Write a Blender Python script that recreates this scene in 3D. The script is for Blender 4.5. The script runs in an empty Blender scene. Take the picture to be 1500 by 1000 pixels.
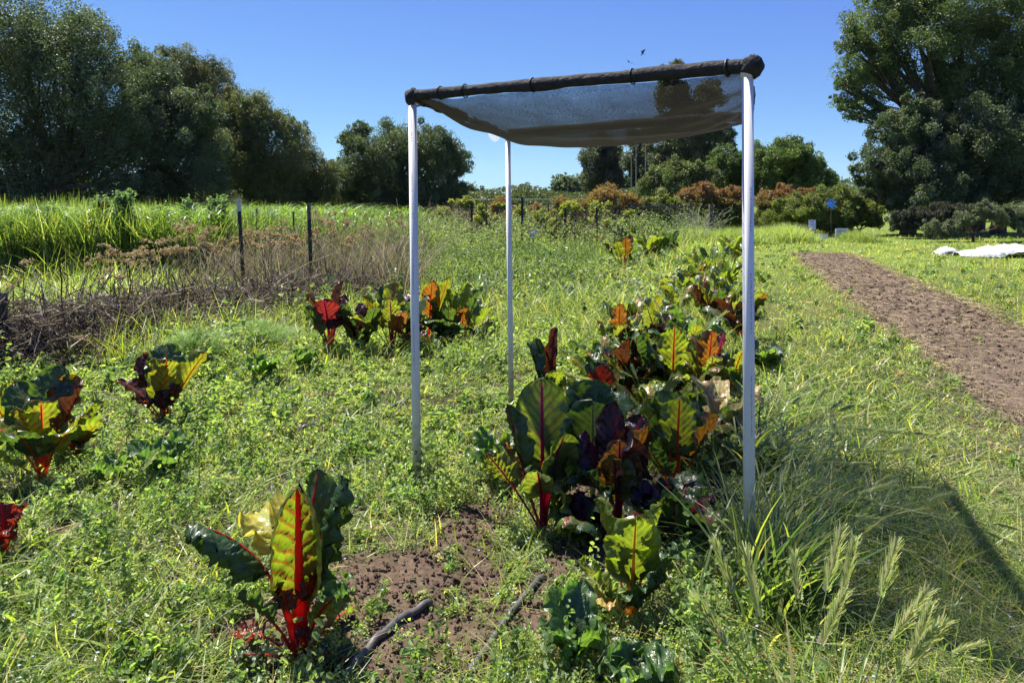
import bpy, math
import numpy as np
from mathutils import Vector

R = math.radians
scene = bpy.context.scene
COL = scene.collection

# ------------------------------------------------------------------ camera, sky, sun, exposure
CAM_H, F, CX, HY = 1.6, 1083.0, 750.0, 290.0        # eye height, focal length in photo pixels, centre, horizon row
cam_d = bpy.data.cameras.new('camera')
cam_d.sensor_width = 36.0
cam_d.lens = 36.0 * F / 1500.0
cam_d.shift_y = -(500.0 - HY) / 1500.0
cam_d.clip_start, cam_d.clip_end = 0.05, 12000
cam = bpy.data.objects.new('camera', cam_d); COL.objects.link(cam)
cam.location = (0, 0, CAM_H); cam.rotation_euler = (R(90), 0, 0)
scene.camera = cam
cam_d.dof.use_dof = True
cam_d.dof.focus_distance = 5.0
cam_d.dof.aperture_fstop = 14

SUN = Vector((-0.85, 0.80, 2.15)).normalized()
EL = math.asin(SUN.z); AZ = math.atan2(SUN.x, SUN.y)
world = bpy.data.worlds.new('World'); scene.world = world; world.use_nodes = True
wn = world.node_tree
sky = wn.nodes.new('ShaderNodeTexSky'); sky.sky_type = 'NISHITA'; sky.sun_disc = False
sky.sun_elevation = EL; sky.sun_rotation = AZ
sky.air_density = 0.8; sky.dust_density = 0.0; sky.ozone_density = 3.0; sky.altitude = 0
sep = wn.nodes.new('ShaderNodeSeparateColor'); com = wn.nodes.new('ShaderNodeCombineColor')   # camera-like colour response of the sky
wn.links.new(sky.outputs[0], sep.inputs[0])
for ch, (g_, k_) in enumerate(((.81, .475), (.93, .59), (.34, 2.55))):
    pw_n = wn.nodes.new('ShaderNodeMath'); pw_n.operation = 'POWER'; pw_n.inputs[1].default_value = g_
    ml_n = wn.nodes.new('ShaderNodeMath'); ml_n.operation = 'MULTIPLY'; ml_n.inputs[1].default_value = k_
    wn.links.new(sep.outputs[ch], pw_n.inputs[0]); wn.links.new(pw_n.outputs[0], ml_n.inputs[0]); wn.links.new(ml_n.outputs[0], com.inputs[ch])
wn.links.new(com.outputs[0], wn.nodes['Background'].inputs[0])
wn.nodes['Background'].inputs[1].default_value = 0.0756
sd = bpy.data.lights.new('sun', 'SUN'); sd.energy = 5.0; sd.angle = R(0.5); sd.color = (1.0, 0.95, 0.86)
so = bpy.data.objects.new('sun', sd); COL.objects.link(so)
so.rotation_euler = SUN.to_track_quat('Z', 'Y').to_euler()
scene.view_settings.view_transform = 'Standard'; scene.view_settings.look = 'None'
scene.view_settings.exposure = 1.35; scene.view_settings.gamma = 1.0
scene.render.engine = 'CYCLES'
scene.cycles.max_bounces = 7; scene.cycles.diffuse_bounces = 3; scene.cycles.glossy_bounces = 2
scene.cycles.transmission_bounces = 4; scene.cycles.transparent_max_bounces = 10
scene.cycles.sample_clamp_indirect = 4.0

# ------------------------------------------------------------------ small maths
rng = np.random.default_rng(11)
def U(a, b, n=None): return rng.uniform(a, b, n)
def vn(x, y, seed=0.0):
    x = np.asarray(x, float); y = np.asarray(y, float)
    xi = np.floor(x); yi = np.floor(y); fx = x - xi; fy = y - yi
    fx = fx * fx * (3 - 2 * fx); fy = fy * fy * (3 - 2 * fy)
    def h(a, b):
        v = np.sin(a * 127.1 + b * 311.7 + seed * 74.7) * 43758.5453
        return v - np.floor(v)
    return (h(xi, yi) * (1 - fx) + h(xi + 1, yi) * fx) * (1 - fy) + (h(xi, yi + 1) * (1 - fx) + h(xi + 1, yi + 1) * fx) * fy
def fbm(x, y, seed=0.0, o=3):
    s = 0; a = .5; t = 0
    for k in range(o):
        s = s + a * vn(x * 2 ** k, y * 2 ** k, seed + k * 3.1); t += a; a *= .5
    return s / t
def at(px, py, z=0.0):                     # the ground point seen at a photo pixel
    y = F * (CAM_H - z) / (py - HY)
    return ((px - CX) * y / F, y)
def pt(px, py, d):                         # the point seen at a photo pixel at distance d
    return ((px - CX) * d / F, d, CAM_H - (py - HY) * d / F)
SOIL = [(-.54, 3.06, .33, .27), (-.78, 2.85, .26, .2), (-.22, 3.55, .2, .3), (-.98, 2.68, .28, .13), (-.3, 2.72, .36, .16), (-.12, 3.1, .1, .36),
        (-.05, 3.85, .14, .12), (-.38, 2.5, .2, .12), (.1, 2.75, .16, .14), (.35, 3.2, .25, .25), (.55, 4.0, .35, .4), (.9, 5.3, .3, .6)]
PIPES = [((-.53, 2.42), (-.34, 2.93)), ((-.17, 2.4), (.13, 3.05)), ((-1.5, 5.05), (-.8, 5.8)), ((-2.15, 3.55), (-2.0, 3.85))]
def soil(x, y):                            # how bare the earth is, 0..1
    m = 0
    for (a, b) in PIPES:                   # trodden strip along each pipe
        a, b = np.array(a), np.array(b); t = np.clip(((x - a[0]) * (b[0] - a[0]) + (y - a[1]) * (b[1] - a[1])) / ((b - a) ** 2).sum(), 0, 1)
        m = np.maximum(m, .9 * (np.hypot(x - a[0] - t * (b[0] - a[0]), y - a[1] - t * (b[1] - a[1])) < .075))
    for (a, b, c, d) in SOIL:
        q = ((x - a) / c) ** 2 + ((y - b) / d) ** 2
        m = np.maximum(m, np.clip(1.35 - q + (fbm(x * 9, y * 9, 5) - .5) * 1.5, 0, 1))
    return m
def bedmask(x, y):
    r = x - .28 * y
    wob = (fbm(x * 1.6, y * 1.6, 9) - .5) * .35
    return (r > 2.1 + wob) & (r < 3.62 + wob) & (y > 1) & (y < 21.2)
def H(x, y):                               # ground height
    x = np.asarray(x, float); y = np.asarray(y, float)
    n = np.clip(1 - y / 60, 0.15, 1)
    h = .09 * (fbm(x * .7, y * .7, 1) - .5) * n + .03 * (fbm(x * 3, y * 3, 2, 2) - .5) * n
    r = x - .28 * y
    h = h - .045 * np.exp(-((r + .98) / .16) ** 2) * np.clip(1 - (y - 4) / 3, 0, 1)     # furrow
    h = h * np.where((r > 1.9) & (r < 3.8), .5, 1)
    return h

# ------------------------------------------------------------------ mesh helpers
def mesh_obj(name, V, Fq, mat, parent=None, col=None, uv=None, smooth=False, loc=None):
    V = np.asarray(V, np.float32).reshape(-1, 3); Fq = np.asarray(Fq, np.int32).reshape(-1, 4)
    me = bpy.data.meshes.new(name)
    me.vertices.add(len(V)); me.vertices.foreach_set('co', V.ravel())
    m = len(Fq)
    me.loops.add(4 * m); me.loops.foreach_set('vertex_index', Fq.ravel())
    me.polygons.add(m)
    me.polygons.foreach_set('loop_start', np.arange(0, 4 * m, 4, dtype=np.int32))
    me.polygons.foreach_set('loop_total', np.full(m, 4, np.int32))
    me.polygons.foreach_set('use_smooth', np.full(m, smooth, bool))
    if uv is not None:
        l = me.uv_layers.new(name='UVMap')
        l.data.foreach_set('uv', np.asarray(uv, np.float32)[Fq.ravel()].ravel())
    if col is not None:
        c = np.ones((len(V), 4), np.float32); c[:, :3] = col
        a = me.color_attributes.new('Col', 'FLOAT_COLOR', 'POINT'); a.data.foreach_set('color', c.ravel())
    me.update(calc_edges=True); me.validate()
    for mm in (mat if isinstance(mat, (list, tuple)) else [mat]):
        if mm is not None: me.materials.append(mm)
    o = bpy.data.objects.new(name, me); COL.objects.link(o)
    if parent is not None: o.parent = parent
    if loc is not None: o.location = loc
    return o
class Geo:
    def __init__(s): s.V = []; s.F = []; s.C = []; s.n = 0
    def add(s, V, Fq, C=None):
        V = np.asarray(V, float).reshape(-1, 3)
        s.V.append(V); s.F.append(np.asarray(Fq, int).reshape(-1, 4) + s.n); s.n += len(V)
        s.C.append(np.ones((len(V), 3)) if C is None else np.broadcast_to(C, (len(V), 3)))
        return s
    def obj(s, name, mat, parent=None, smooth=False, loc=None):
        return mesh_obj(name, np.concatenate(s.V), np.concatenate(s.F), mat, parent, np.concatenate(s.C), None, smooth, loc)
def thing(name, label, cat, loc=(0, 0, 0), group=None, rz=0):
    o = bpy.data.objects.new(name, None); COL.objects.link(o); o.location = loc; o.rotation_euler = (0, 0, rz)
    o.empty_display_size = .1
    return tag(o, label, cat, group)
def tag(o, label=None, cat=None, group=None, kind=None):
    if label: o['label'] = label
    if cat: o['category'] = cat
    if group: o['group'] = group
    if kind: o['kind'] = kind
    return o
def vtubes(P, Rr, sides=4):
    P = np.asarray(P, float); N, k = P.shape[:2]
    Rr = np.broadcast_to(np.asarray(Rr, float), (N, k))
    T = np.gradient(P, axis=1); T /= np.linalg.norm(T, axis=2, keepdims=True) + 1e-9
    ref = np.where(np.abs(T[:, :1, 2:3]) > .8, np.array([1., 0, 0]), np.array([0, 0, 1.]))
    A = np.cross(T, np.broadcast_to(ref, T.shape)); A /= np.linalg.norm(A, axis=2, keepdims=True) + 1e-9
    B = np.cross(T, A)
    an = np.arange(sides) * 2 * np.pi / sides
    V = P[:, :, None, :] + Rr[:, :, None, None] * (A[:, :, None, :] * np.cos(an)[None, None, :, None] + B[:, :, None, :] * np.sin(an)[None, None, :, None])
    idx = np.arange(N * k * sides).reshape(N, k, sides)
    a = idx[:, :-1]; b = idx[:, 1:]
    Fq = np.stack([a, np.roll(a, -1, 2), np.roll(b, -1, 2), b], -1).reshape(-1, 4)
    return V.reshape(-1, 3), Fq
def tube(pts, rad, sides=8):
    P = np.array(pts, float)[None]; rad = np.broadcast_to(np.asarray(rad, float), (P.shape[1],))[None]
    V, Fq = vtubes(P, rad, sides)
    return V, Fq
def captube(pts, rad, sides=12):
    P = np.array(pts, float); rad = np.broadcast_to(np.asarray(rad, float), (len(P),)).copy()
    P = np.concatenate([P[:1], P, P[-1:]]); d0 = (P[2] - P[1]); d1 = P[-2] - P[-3]
    P[0] -= d0 / np.linalg.norm(d0) * 1e-4; P[-1] += d1 / np.linalg.norm(d1) * 1e-4
    rad = np.concatenate([[1e-5], rad, [1e-5]])
    return vtubes(P[None], rad[None], sides)
def box(cx, cy, cz, sx, sy, sz, rz=0):
    v = np.array([[x, y, z] for x in (-.5, .5) for y in (-.5, .5) for z in (-.5, .5)]) * (sx, sy, sz)
    c, s = math.cos(rz), math.sin(rz)
    v = np.stack([v[:, 0] * c - v[:, 1] * s, v[:, 0] * s + v[:, 1] * c, v[:, 2]], 1) + (cx, cy, cz)
    return v, [[0, 1, 3, 2], [4, 6, 7, 5], [0, 4, 5, 1], [2, 3, 7, 6], [0, 2, 6, 4], [1, 5, 7, 3]]
def blades(base, az, h, lean, bend, w, k=3, face=None, pw=.8):
    n = len(base); s = np.linspace(0, 1, k + 1)
    d = np.stack([np.cos(az), np.sin(az), np.zeros(n)], 1)
    if face is None: face = az + np.pi / 2 + rng.normal(0, .7, n)
    sd_ = np.stack([np.cos(face), np.sin(face), np.zeros(n)], 1)
    hz = (lean[:, None] * s + bend[:, None] * s ** 2) * h[:, None]
    vz = h[:, None] * (s - np.minimum(.42 * bend[:, None], 1.1) * s ** 2.2)
    P = base[:, None] + d[:, None] * hz[..., None]; P[:, :, 2] += vz
    ww = w[:, None] * np.maximum(1 - s ** 1.6, .04) ** pw * .5
    V = np.stack([P - sd_[:, None] * ww[..., None], P + sd_[:, None] * ww[..., None]], 2)
    idx = np.arange(n * (k + 1) * 2).reshape(n, k + 1, 2)
    Fq = np.stack([idx[:, :-1, 0], idx[:, :-1, 1], idx[:, 1:, 1], idx[:, 1:, 0]], -1).reshape(-1, 4)
    return V.reshape(-1, 3), Fq, (k + 1) * 2
def rdir(n):
    v = rng.normal(size=(n, 3)); return v / np.linalg.norm(v, axis=1, keepdims=True)
def leafquads(p, L, up=0.0, wr=.5, nrm=None):
    n = len(p); a = rdir(n)
    if nrm is None: nrm = rdir(n)
    nrm = nrm + np.array([0, 0, up]); nrm /= np.linalg.norm(nrm, axis=1, keepdims=True)
    a = np.cross(nrm, a); a /= np.linalg.norm(a, axis=1, keepdims=True) + 1e-9
    b = np.cross(nrm, a); L = np.broadcast_to(L, (n,))[:, None]
    m = p + nrm * L * .12
    V = np.stack([p - a * L * .5, m + b * L * wr * .5 - a * L * .08, p + a * L * .5, m - b * L * wr * .5 - a * L * .08], 1)
    return V.reshape(-1, 3), np.arange(4 * n).reshape(n, 4)
def foldleaves(p, L, wr=.6, up=1.0):      # two quads, folded along the midrib
    n = len(p); nrm = rdir(n) + np.array([0, 0, up]); nrm /= np.linalg.norm(nrm, axis=1, keepdims=True)
    a = np.cross(nrm, rdir(n)); a /= np.linalg.norm(a, axis=1, keepdims=True) + 1e-9
    b = np.cross(nrm, a); L = np.broadcast_to(L, (n,))[:, None]; w = L * wr * .5; f = nrm * L * .12
    V = np.stack([p, p + a * L * .5, p + a * L - f, p + a * L * .25 + b * w + f, p + a * L * .72 + b * w * .8 + f,
                  p + a * L * .25 - b * w + f, p + a * L * .72 - b * w * .8 + f], 1)
    i = np.arange(n)[:, None] * 7
    Fq = np.concatenate([i + [[0, 3, 4, 1]], i + [[1, 4, 2, 2]], i + [[0, 1, 6, 5]]], 0)
    Fq = np.concatenate([i + np.array([[0, 3, 4, 2]]), i + np.array([[0, 2, 6, 5]])], 0)
    return V.reshape(-1, 3), Fq
def cvar(n, base, dv=.25, dh=.08):
    c = np.array(base)[None] * (1 + rng.uniform(-dv, dv, (n, 1))) * (1 + rng.uniform(-dh, dh, (n, 3)))
    return np.clip(c, 0, 1)
def mixc(n, cols, wts, dv=.2, dh=.06):
    i = rng.choice(len(cols), n, p=np.array(wts) / np.sum(wts))
    return np.clip(np.array(cols)[i] * (1 + rng.uniform(-dv, dv, (n, 1))) * (1 + rng.uniform(-dh, dh, (n, 3))), 0, 1)

# ------------------------------------------------------------------ materials
def newmat(name):
    m = bpy.data.materials.new(name); m.use_nodes = True; nt = m.node_tree
    for n in list(nt.nodes): nt.nodes.remove(n)
    return m, nt, nt.nodes.new('ShaderNodeOutputMaterial')
def N(nt, t, **kw):
    n = nt.nodes.new('ShaderNode' + t)
    for k, v in kw.items(): setattr(n, k, v)
    return n
def leafmat(name, tfac=.45, tmul=(1.6, 1.7, .5), rough=.45, spec=.35):
    """Col = the plant's own reflectance; light through the blade comes out yellower."""
    m, nt, out = newmat(name); L = nt.links.new
    at_ = N(nt, 'Attribute', attribute_name='Col')
    p = N(nt, 'BsdfPrincipled'); L(at_.outputs['Color'], p.inputs['Base Color'])
    p.inputs['Roughness'].default_value = rough; p.inputs['Specular IOR Level'].default_value = spec
    mu = N(nt, 'VectorMath', operation='MULTIPLY'); L(at_.outputs['Color'], mu.inputs[0]); mu.inputs[1].default_value = tmul
    t = N(nt, 'BsdfTranslucent'); L(mu.outputs[0], t.inputs['Color'])
    mx = N(nt, 'MixShader'); mx.inputs[0].default_value = tfac
    L(p.outputs[0], mx.inputs[1]); L(t.outputs[0], mx.inputs[2]); L(mx.outputs[0], out.inputs[0])
    return m
def solid(name, c, rough=.6, spec=.3, noise=0.0, nscale=20, bump=0.0, bscale=60, c2=None, metal=0, trans=None):
    m, nt, out = newmat(name); L = nt.links.new
    p = N(nt, 'BsdfPrincipled'); p.inputs['Roughness'].default_value = rough; p.inputs['Specular IOR Level'].default_value = spec
    p.inputs['Metallic'].default_value = metal
    if noise or c2:
        tc = N(nt, 'TexCoord'); nz = N(nt, 'TexNoise'); nz.inputs['Scale'].default_value = nscale; nz.inputs['Detail'].default_value = 5
        L(tc.outputs['Object'], nz.inputs['Vector'])
        rp = N(nt, 'ValToRGB'); rp.color_ramp.elements[0].position = .35; rp.color_ramp.elements[1].position = .65
        c2 = c2 or tuple(v * (1 - noise) for v in c)
        rp.color_ramp.elements[0].color = (*c2, 1); rp.color_ramp.elements[1].color = (*c, 1)
        L(nz.outputs[0], rp.inputs[0]); L(rp.outputs[0], p.inputs['Base Color'])
    else: p.inputs['Base Color'].default_value = (*c, 1)
    if bump:
        tc = N(nt, 'TexCoord'); nz = N(nt, 'TexNoise'); nz.inputs['Scale'].default_value = bscale; nz.inputs['Detail'].default_value = 6
        L(tc.outputs['Object'], nz.inputs['Vector'])
        b = N(nt, 'Bump'); b.inputs['Strength'].default_value = bump; b.inputs['Distance'].default_value = .02
        L(nz.outputs[0], b.inputs['Height']); L(b.outputs[0], p.inputs['Normal'])
    if trans:
        t = N(nt, 'BsdfTranslucent'); t.inputs['Color'].default_value = (*trans, 1)
        mx = N(nt, 'MixShader'); mx.inputs[0].default_value = .55
        L(p.outputs[0], mx.inputs[1]); L(t.outputs[0], mx.inputs[2]); L(mx.outputs[0], out.inputs[0])
    else: L(p.outputs[0], out.inputs[0])
    return m
def colmat(name, rough=.9, spec=.1, bump=.4, bscale=80):
    m, nt, out = newmat(name); L = nt.links.new
    a = N(nt, 'Attribute', attribute_name='Col'); p = N(nt, 'BsdfPrincipled')
    tc = N(nt, 'TexCoord'); nz = N(nt, 'TexNoise'); nz.inputs['Scale'].default_value = bscale; nz.inputs['Detail'].default_value = 6
    L(tc.outputs['Object'], nz.inputs['Vector'])
    mr = N(nt, 'MapRange'); mr.inputs['From Min'].default_value = .3; mr.inputs['From Max'].default_value = .7
    mr.inputs['To Min'].default_value = .65; mr.inputs['To Max'].default_value = 1.3; L(nz.outputs[0], mr.inputs[0])
    mu = N(nt, 'VectorMath', operation='SCALE'); L(a.outputs['Color'], mu.inputs[0]); L(mr.outputs[0], mu.inputs['Scale'])
    L(mu.outputs[0], p.inputs['Base Color']); p.inputs['Roughness'].default_value = rough; p.inputs['Specular IOR Level'].default_value = spec
    if bump:
        b = N(nt, 'Bump'); b.inputs['Strength'].default_value = bump; b.inputs['Distance'].default_value = .02
        L(nz.outputs[0], b.inputs['Height']); L(b.outputs[0], p.inputs['Normal'])
    L(p.outputs[0], out.inputs[0]); return m
def chardmat(name, blade, blade2, trans, vein, vt, nv=8.0, spec=.5, rough=.32):
    m, nt, out = newmat(name); L = nt.links.new
    def M(op, a, b=None, c=None):
        n = N(nt, 'Math', operation=op)
        for i, v in enumerate((a, b, c)):
            if v is None: continue
            if isinstance(v, (int, float)): n.inputs[i].default_value = v
            else: L(v, n.inputs[i])
        return n.outputs[0]
    uv = N(nt, 'UVMap'); sp = N(nt, 'SeparateXYZ'); L(uv.outputs[0], sp.inputs[0])
    u, v = sp.outputs[0], sp.outputs[1]
    av = M('ABSOLUTE', M('SUBTRACT', M('MULTIPLY', v, 2.0), 1.0))
    nz0 = N(nt, 'TexNoise'); nz0.inputs['Scale'].default_value = 5; L(uv.outputs[0], nz0.inputs[0])
    side = M('GREATER_THAN', v, .5)
    ph = M('ADD', M('SUBTRACT', M('MULTIPLY', u, nv), M('MULTIPLY', M('POWER', av, .8), 2.6)), M('ADD', M('MULTIPLY', nz0.outputs[0], .9), M('MULTIPLY', side, .45)))
    tri = M('MULTIPLY', M('ABSOLUTE', M('SUBTRACT', M('FRACT', ph), .5)), 2.0)
    mr = N(nt, 'MapRange', interpolation_type='SMOOTHSTEP'); L(tri, mr.inputs[0])
    L(M('ADD', M('MULTIPLY', av, .06), .84), mr.inputs['From Min']); mr.inputs['From Max'].default_value = 1.0
    fade = M('SUBTRACT', 1.0, M('MULTIPLY', av, .75))
    vein1 = M('MULTIPLY', mr.outputs[0], fade)
    mr2 = N(nt, 'MapRange', interpolation_type='SMOOTHSTEP'); L(av, mr2.inputs[0]); mr2.inputs['From Min'].default_value = .10
    mr2.inputs['From Max'].default_value = .03
    vo = N(nt, 'TexVoronoi', feature='DISTANCE_TO_EDGE'); mp = N(nt, 'Mapping'); mp.inputs['Scale'].default_value = (20, 11, 1)
    L(uv.outputs[0], mp.inputs[0]); L(mp.outputs[0], vo.inputs['Vector']); vo.inputs['Scale'].default_value = 1
    mr3 = N(nt, 'MapRange'); L(vo.outputs['Distance'], mr3.inputs[0]); mr3.inputs['From Min'].default_value = .09; mr3.inputs['From Max'].default_value = 0.0
    mr3.inputs['To Max'].default_value = .35
    vm = M('MAXIMUM', M('MAXIMUM', vein1, mr2.outputs[0]), mr3.outputs[0])
    tc = N(nt, 'TexCoord'); nz = N(nt, 'TexNoise'); nz.inputs['Scale'].default_value = 14; nz.inputs['Detail'].default_value = 3; L(tc.outputs['Object'], nz.inputs[0])
    rp = N(nt, 'ValToRGB'); rp.color_ramp.elements[0].position = .38; rp.color_ramp.elements[1].position = .64
    rp.color_ramp.elements[0].color = (*blade, 1); rp.color_ramp.elements[1].color = (*blade2, 1); L(nz.outputs[0], rp.inputs[0])
    cell = N(nt, 'MapRange', interpolation_type='SMOOTHSTEP'); L(tri, cell.inputs[0]); cell.inputs['From Min'].default_value = .35; cell.inputs['From Max'].default_value = .95; cell.inputs['To Min'].default_value = 1.0; cell.inputs['To Max'].default_value = .45
    mc = N(nt, 'MixRGB'); L(vm, mc.inputs[0]); L(rp.outputs[0], mc.inputs[1]); mc.inputs[2].default_value = (*vein, 1)
    rt = N(nt, 'ValToRGB'); rt.color_ramp.elements[0].position = .3; rt.color_ramp.elements[1].position = .62
    rt.color_ramp.elements[0].color = (*[c * .62 for c in trans], 1); rt.color_ramp.elements[1].color = (*trans, 1); L(nz.outputs[0], rt.inputs[0])
    mt = N(nt, 'MixRGB'); L(vm, mt.inputs[0]); sc1 = N(nt, 'VectorMath', operation='SCALE'); L(rt.outputs[0], sc1.inputs[0]); L(cell.outputs[0], sc1.inputs['Scale']); L(sc1.outputs[0], mt.inputs[1]); mt.inputs[2].default_value = (*vt, 1)
    p = N(nt, 'BsdfPrincipled'); L(mc.outputs[0], p.inputs['Base Color']); p.inputs['Specular IOR Level'].default_value = spec
    p.inputs['Roughness'].default_value = rough
    b = N(nt, 'Bump'); b.inputs['Strength'].default_value = .55; b.inputs['Distance'].default_value = .003
    L(M('ADD', vo.outputs['Distance'], M('MULTIPLY', vein1, -.6)), b.inputs['Height']); L(b.outputs[0], p.inputs['Normal'])
    t = N(nt, 'BsdfTranslucent'); L(mt.outputs[0], t.inputs['Color'])
    mx = N(nt, 'MixShader'); mx.inputs[0].default_value = .5
    L(p.outputs[0], mx.inputs[1]); L(t.outputs[0], mx.inputs[2]); L(mx.outputs[0], out.inputs[0])
    return m

GRASS = leafmat('grass_blades', .5, (2.05, 2.1, .65), .38, .5)
WEED = leafmat('weed_leaves', .48, (2.0, 2.1, .8), .42, .42)
TREELEAF = leafmat('tree_leaves', .3, (1.5, 1.7, .6), .5, .4)
SHRUBLEAF = leafmat('shrub_leaves', .4, (1.6, 1.5, .6), .45, .4)
DRY = leafmat('dry_stems', .25, (1.4, 1.3, 1.0), .7, .25)
BARK = solid('bark', (.13, .10, .075), .95, .1, .5, 6, .6, 20)
SOILM = colmat('soil', .95, .08, .7, 90)
GROUNDM = colmat('ground', .95, .06, .5, 40)
PVC = solid('white_pvc', (.74, .73, .68), .6, .2, .06, 8)
PVC_OLD = solid('aged_pvc_fitting', (.55, .52, .42), .5, .35, .2, 10)
def muddy(m):                              # dried mud splashed on the lowest hand's breadth
    nt = m.node_tree; L = nt.links.new; p = [n for n in nt.nodes if n.type == 'BSDF_PRINCIPLED'][0]
    src = p.inputs['Base Color'].links[0].from_socket
    tc = N(nt, 'TexCoord'); sx = N(nt, 'SeparateXYZ'); L(tc.outputs['Object'], sx.inputs[0])
    nz = N(nt, 'TexNoise'); nz.inputs['Scale'].default_value = 28; nz.inputs['Detail'].default_value = 6; L(tc.outputs['Object'], nz.inputs[0])
    a = N(nt, 'Math', operation='MULTIPLY_ADD'); L(nz.outputs[0], a.inputs[0]); a.inputs[1].default_value = .7; L(sx.outputs[2], a.inputs[2])
    mr = N(nt, 'MapRange'); L(a.outputs[0], mr.inputs[0]); mr.inputs['From Min'].default_value = .42; mr.inputs['From Max'].default_value = .72; mr.inputs['To Min'].default_value = .75; mr.inputs['To Max'].default_value = 0
    mx = N(nt, 'MixRGB'); L(mr.outputs[0], mx.inputs[0]); L(src, mx.inputs[1]); mx.inputs[2].default_value = (.26, .21, .15, 1); L(mx.outputs[0], p.inputs['Base Color'])
muddy(PVC)
INK = solid('grey_ink', (.22, .24, .26), .6, .2)
BLACKP = solid('black_polythene_pipe', (.05, .05, .052), .45, .5, .4, 30, c2=(.09, .08, .07))
BLACK = solid('black_plastic', (.012, .012, .013), .5, .4)
GREENPOST = solid('dark_green_steel', (.015, .022, .018), .55, .4)
WHITEPAINT = solid('white_paint_tip', (.55, .55, .5), .7, .2, .3, 30)
OLDWOOD = solid('weathered_wood', (.14, .12, .10), .9, .1, .4, 12, .5, 30)
STEEL = solid('galvanised_steel', (.25, .26, .27), .5, .5, metal=.5)

# ------------------------------------------------------------------ the ground
def sheet(name, xs, ys, hf, mat, colf, keep=None):
    X, Y = np.meshgrid(xs, ys); Z = hf(X, Y)
    V = np.stack([X, Y, Z], -1).reshape(-1, 3); ny, nx = X.shape
    i = np.arange(nx * ny).reshape(ny, nx)
    Fq = np.stack([i[:-1, :-1], i[:-1, 1:], i[1:, 1:], i[1:, :-1]], -1).reshape(-1, 4)
    C = colf(V[:, 0], V[:, 1])
    if keep is not None:
        k = keep(V[:, 0], V[:, 1]); Fq = Fq[k[Fq].all(1)]
        used = np.unique(Fq); re = np.full(len(V), -1); re[used] = np.arange(len(used)); V = V[used]; C = C[used]; Fq = re[Fq]
    o = mesh_obj(name, V, Fq, mat, col=C, smooth=True)
    return o
def axis(a, b, fine, g=1.12):
    c = np.arange(a, b, fine); r = [b]; st = fine
    while r[-1] < 3500: st *= g; r.append(r[-1] + st)
    return c, np.array(r)
cx_, rx_ = axis(-4, 4, .035); lx_ = -rx_[::-1]
xs = np.concatenate([lx_, cx_[1:], rx_])
cy_, ry_ = axis(.4, 7, .035, 1.06)
ys = np.concatenate([[-40, -12, -5, -2, -.6], cy_, ry_])
SO = np.array([.095, .066, .046])
def soilbump(x, y): return .05 * (fbm(x * 14, y * 14, 21, 4) - .5)
def gh(x, y): return H(x, y) + soil(x, y) * soilbump(x, y) + .0
def gc(x, y):
    m = soil(x, y)[:, None] if np.ndim(soil(x, y)) else 0
    n = fbm(x * 1.3, y * 1.3, 31)[:, None]; far = np.clip((y - 6) / 14, 0, 1)[:, None]
    litter = np.array([.055, .05, .028]) * (.7 + .6 * n)
    grass = np.array([.11, .15, .035]) * (.75 + .5 * n)
    c = litter * (1 - far) + grass * far
    return c * (1 - m) + SO * m
g = sheet('ground', xs, ys, gh, GROUNDM, gc); tag(g, kind='structure')
def bedh(x, y):
    r = x - .28 * y
    edge = np.clip(np.minimum(r - 2.0, 3.72 - r) / .25, 0, 1)
    return H(x, y) + .004 + edge * (.03 + .06 * (fbm(x * 9, y * 9, 41, 4) - .45)) - (1 - edge) * .03
bx = []
nb = 52
ysb = np.arange(1.5, 21.3, .045)
rr = np.linspace(1.95, 3.77, nb)
Xb = rr[None, :] + .28 * ysb[:, None]; Yb = np.repeat(ysb[:, None], nb, 1)
Xb = Xb + (fbm(Yb * 1.6, Xb * 1.6, 9) - .5) * .25
rb = np.repeat(rr[None], len(ysb), 0)
edge = np.clip(np.minimum(rb - 1.95, 3.77 - rb) / .28, 0, 1) * np.clip((21.3 - Yb) / .3, 0, 1)
Zb = H(Xb, Yb) - .015 + edge * (.035 + .075 * (fbm(Xb * 13, Yb * 13, 41, 4) - .42))
i = np.arange(Xb.size).reshape(Xb.shape)
Fb = np.stack([i[:-1, :-1], i[:-1, 1:], i[1:, 1:], i[1:, :-1]], -1).reshape(-1, 4)
cb = np.array([.125, .092, .066]) * (.75 + .5 * fbm(Xb.ravel() * 3, Yb.ravel() * 3, 6)[:, None])
bed = mesh_obj('tilled_soil_bed', np.stack([Xb, Yb, Zb], -1), Fb, SOILM, col=cb, smooth=True); tag(bed, kind='structure')

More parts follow.
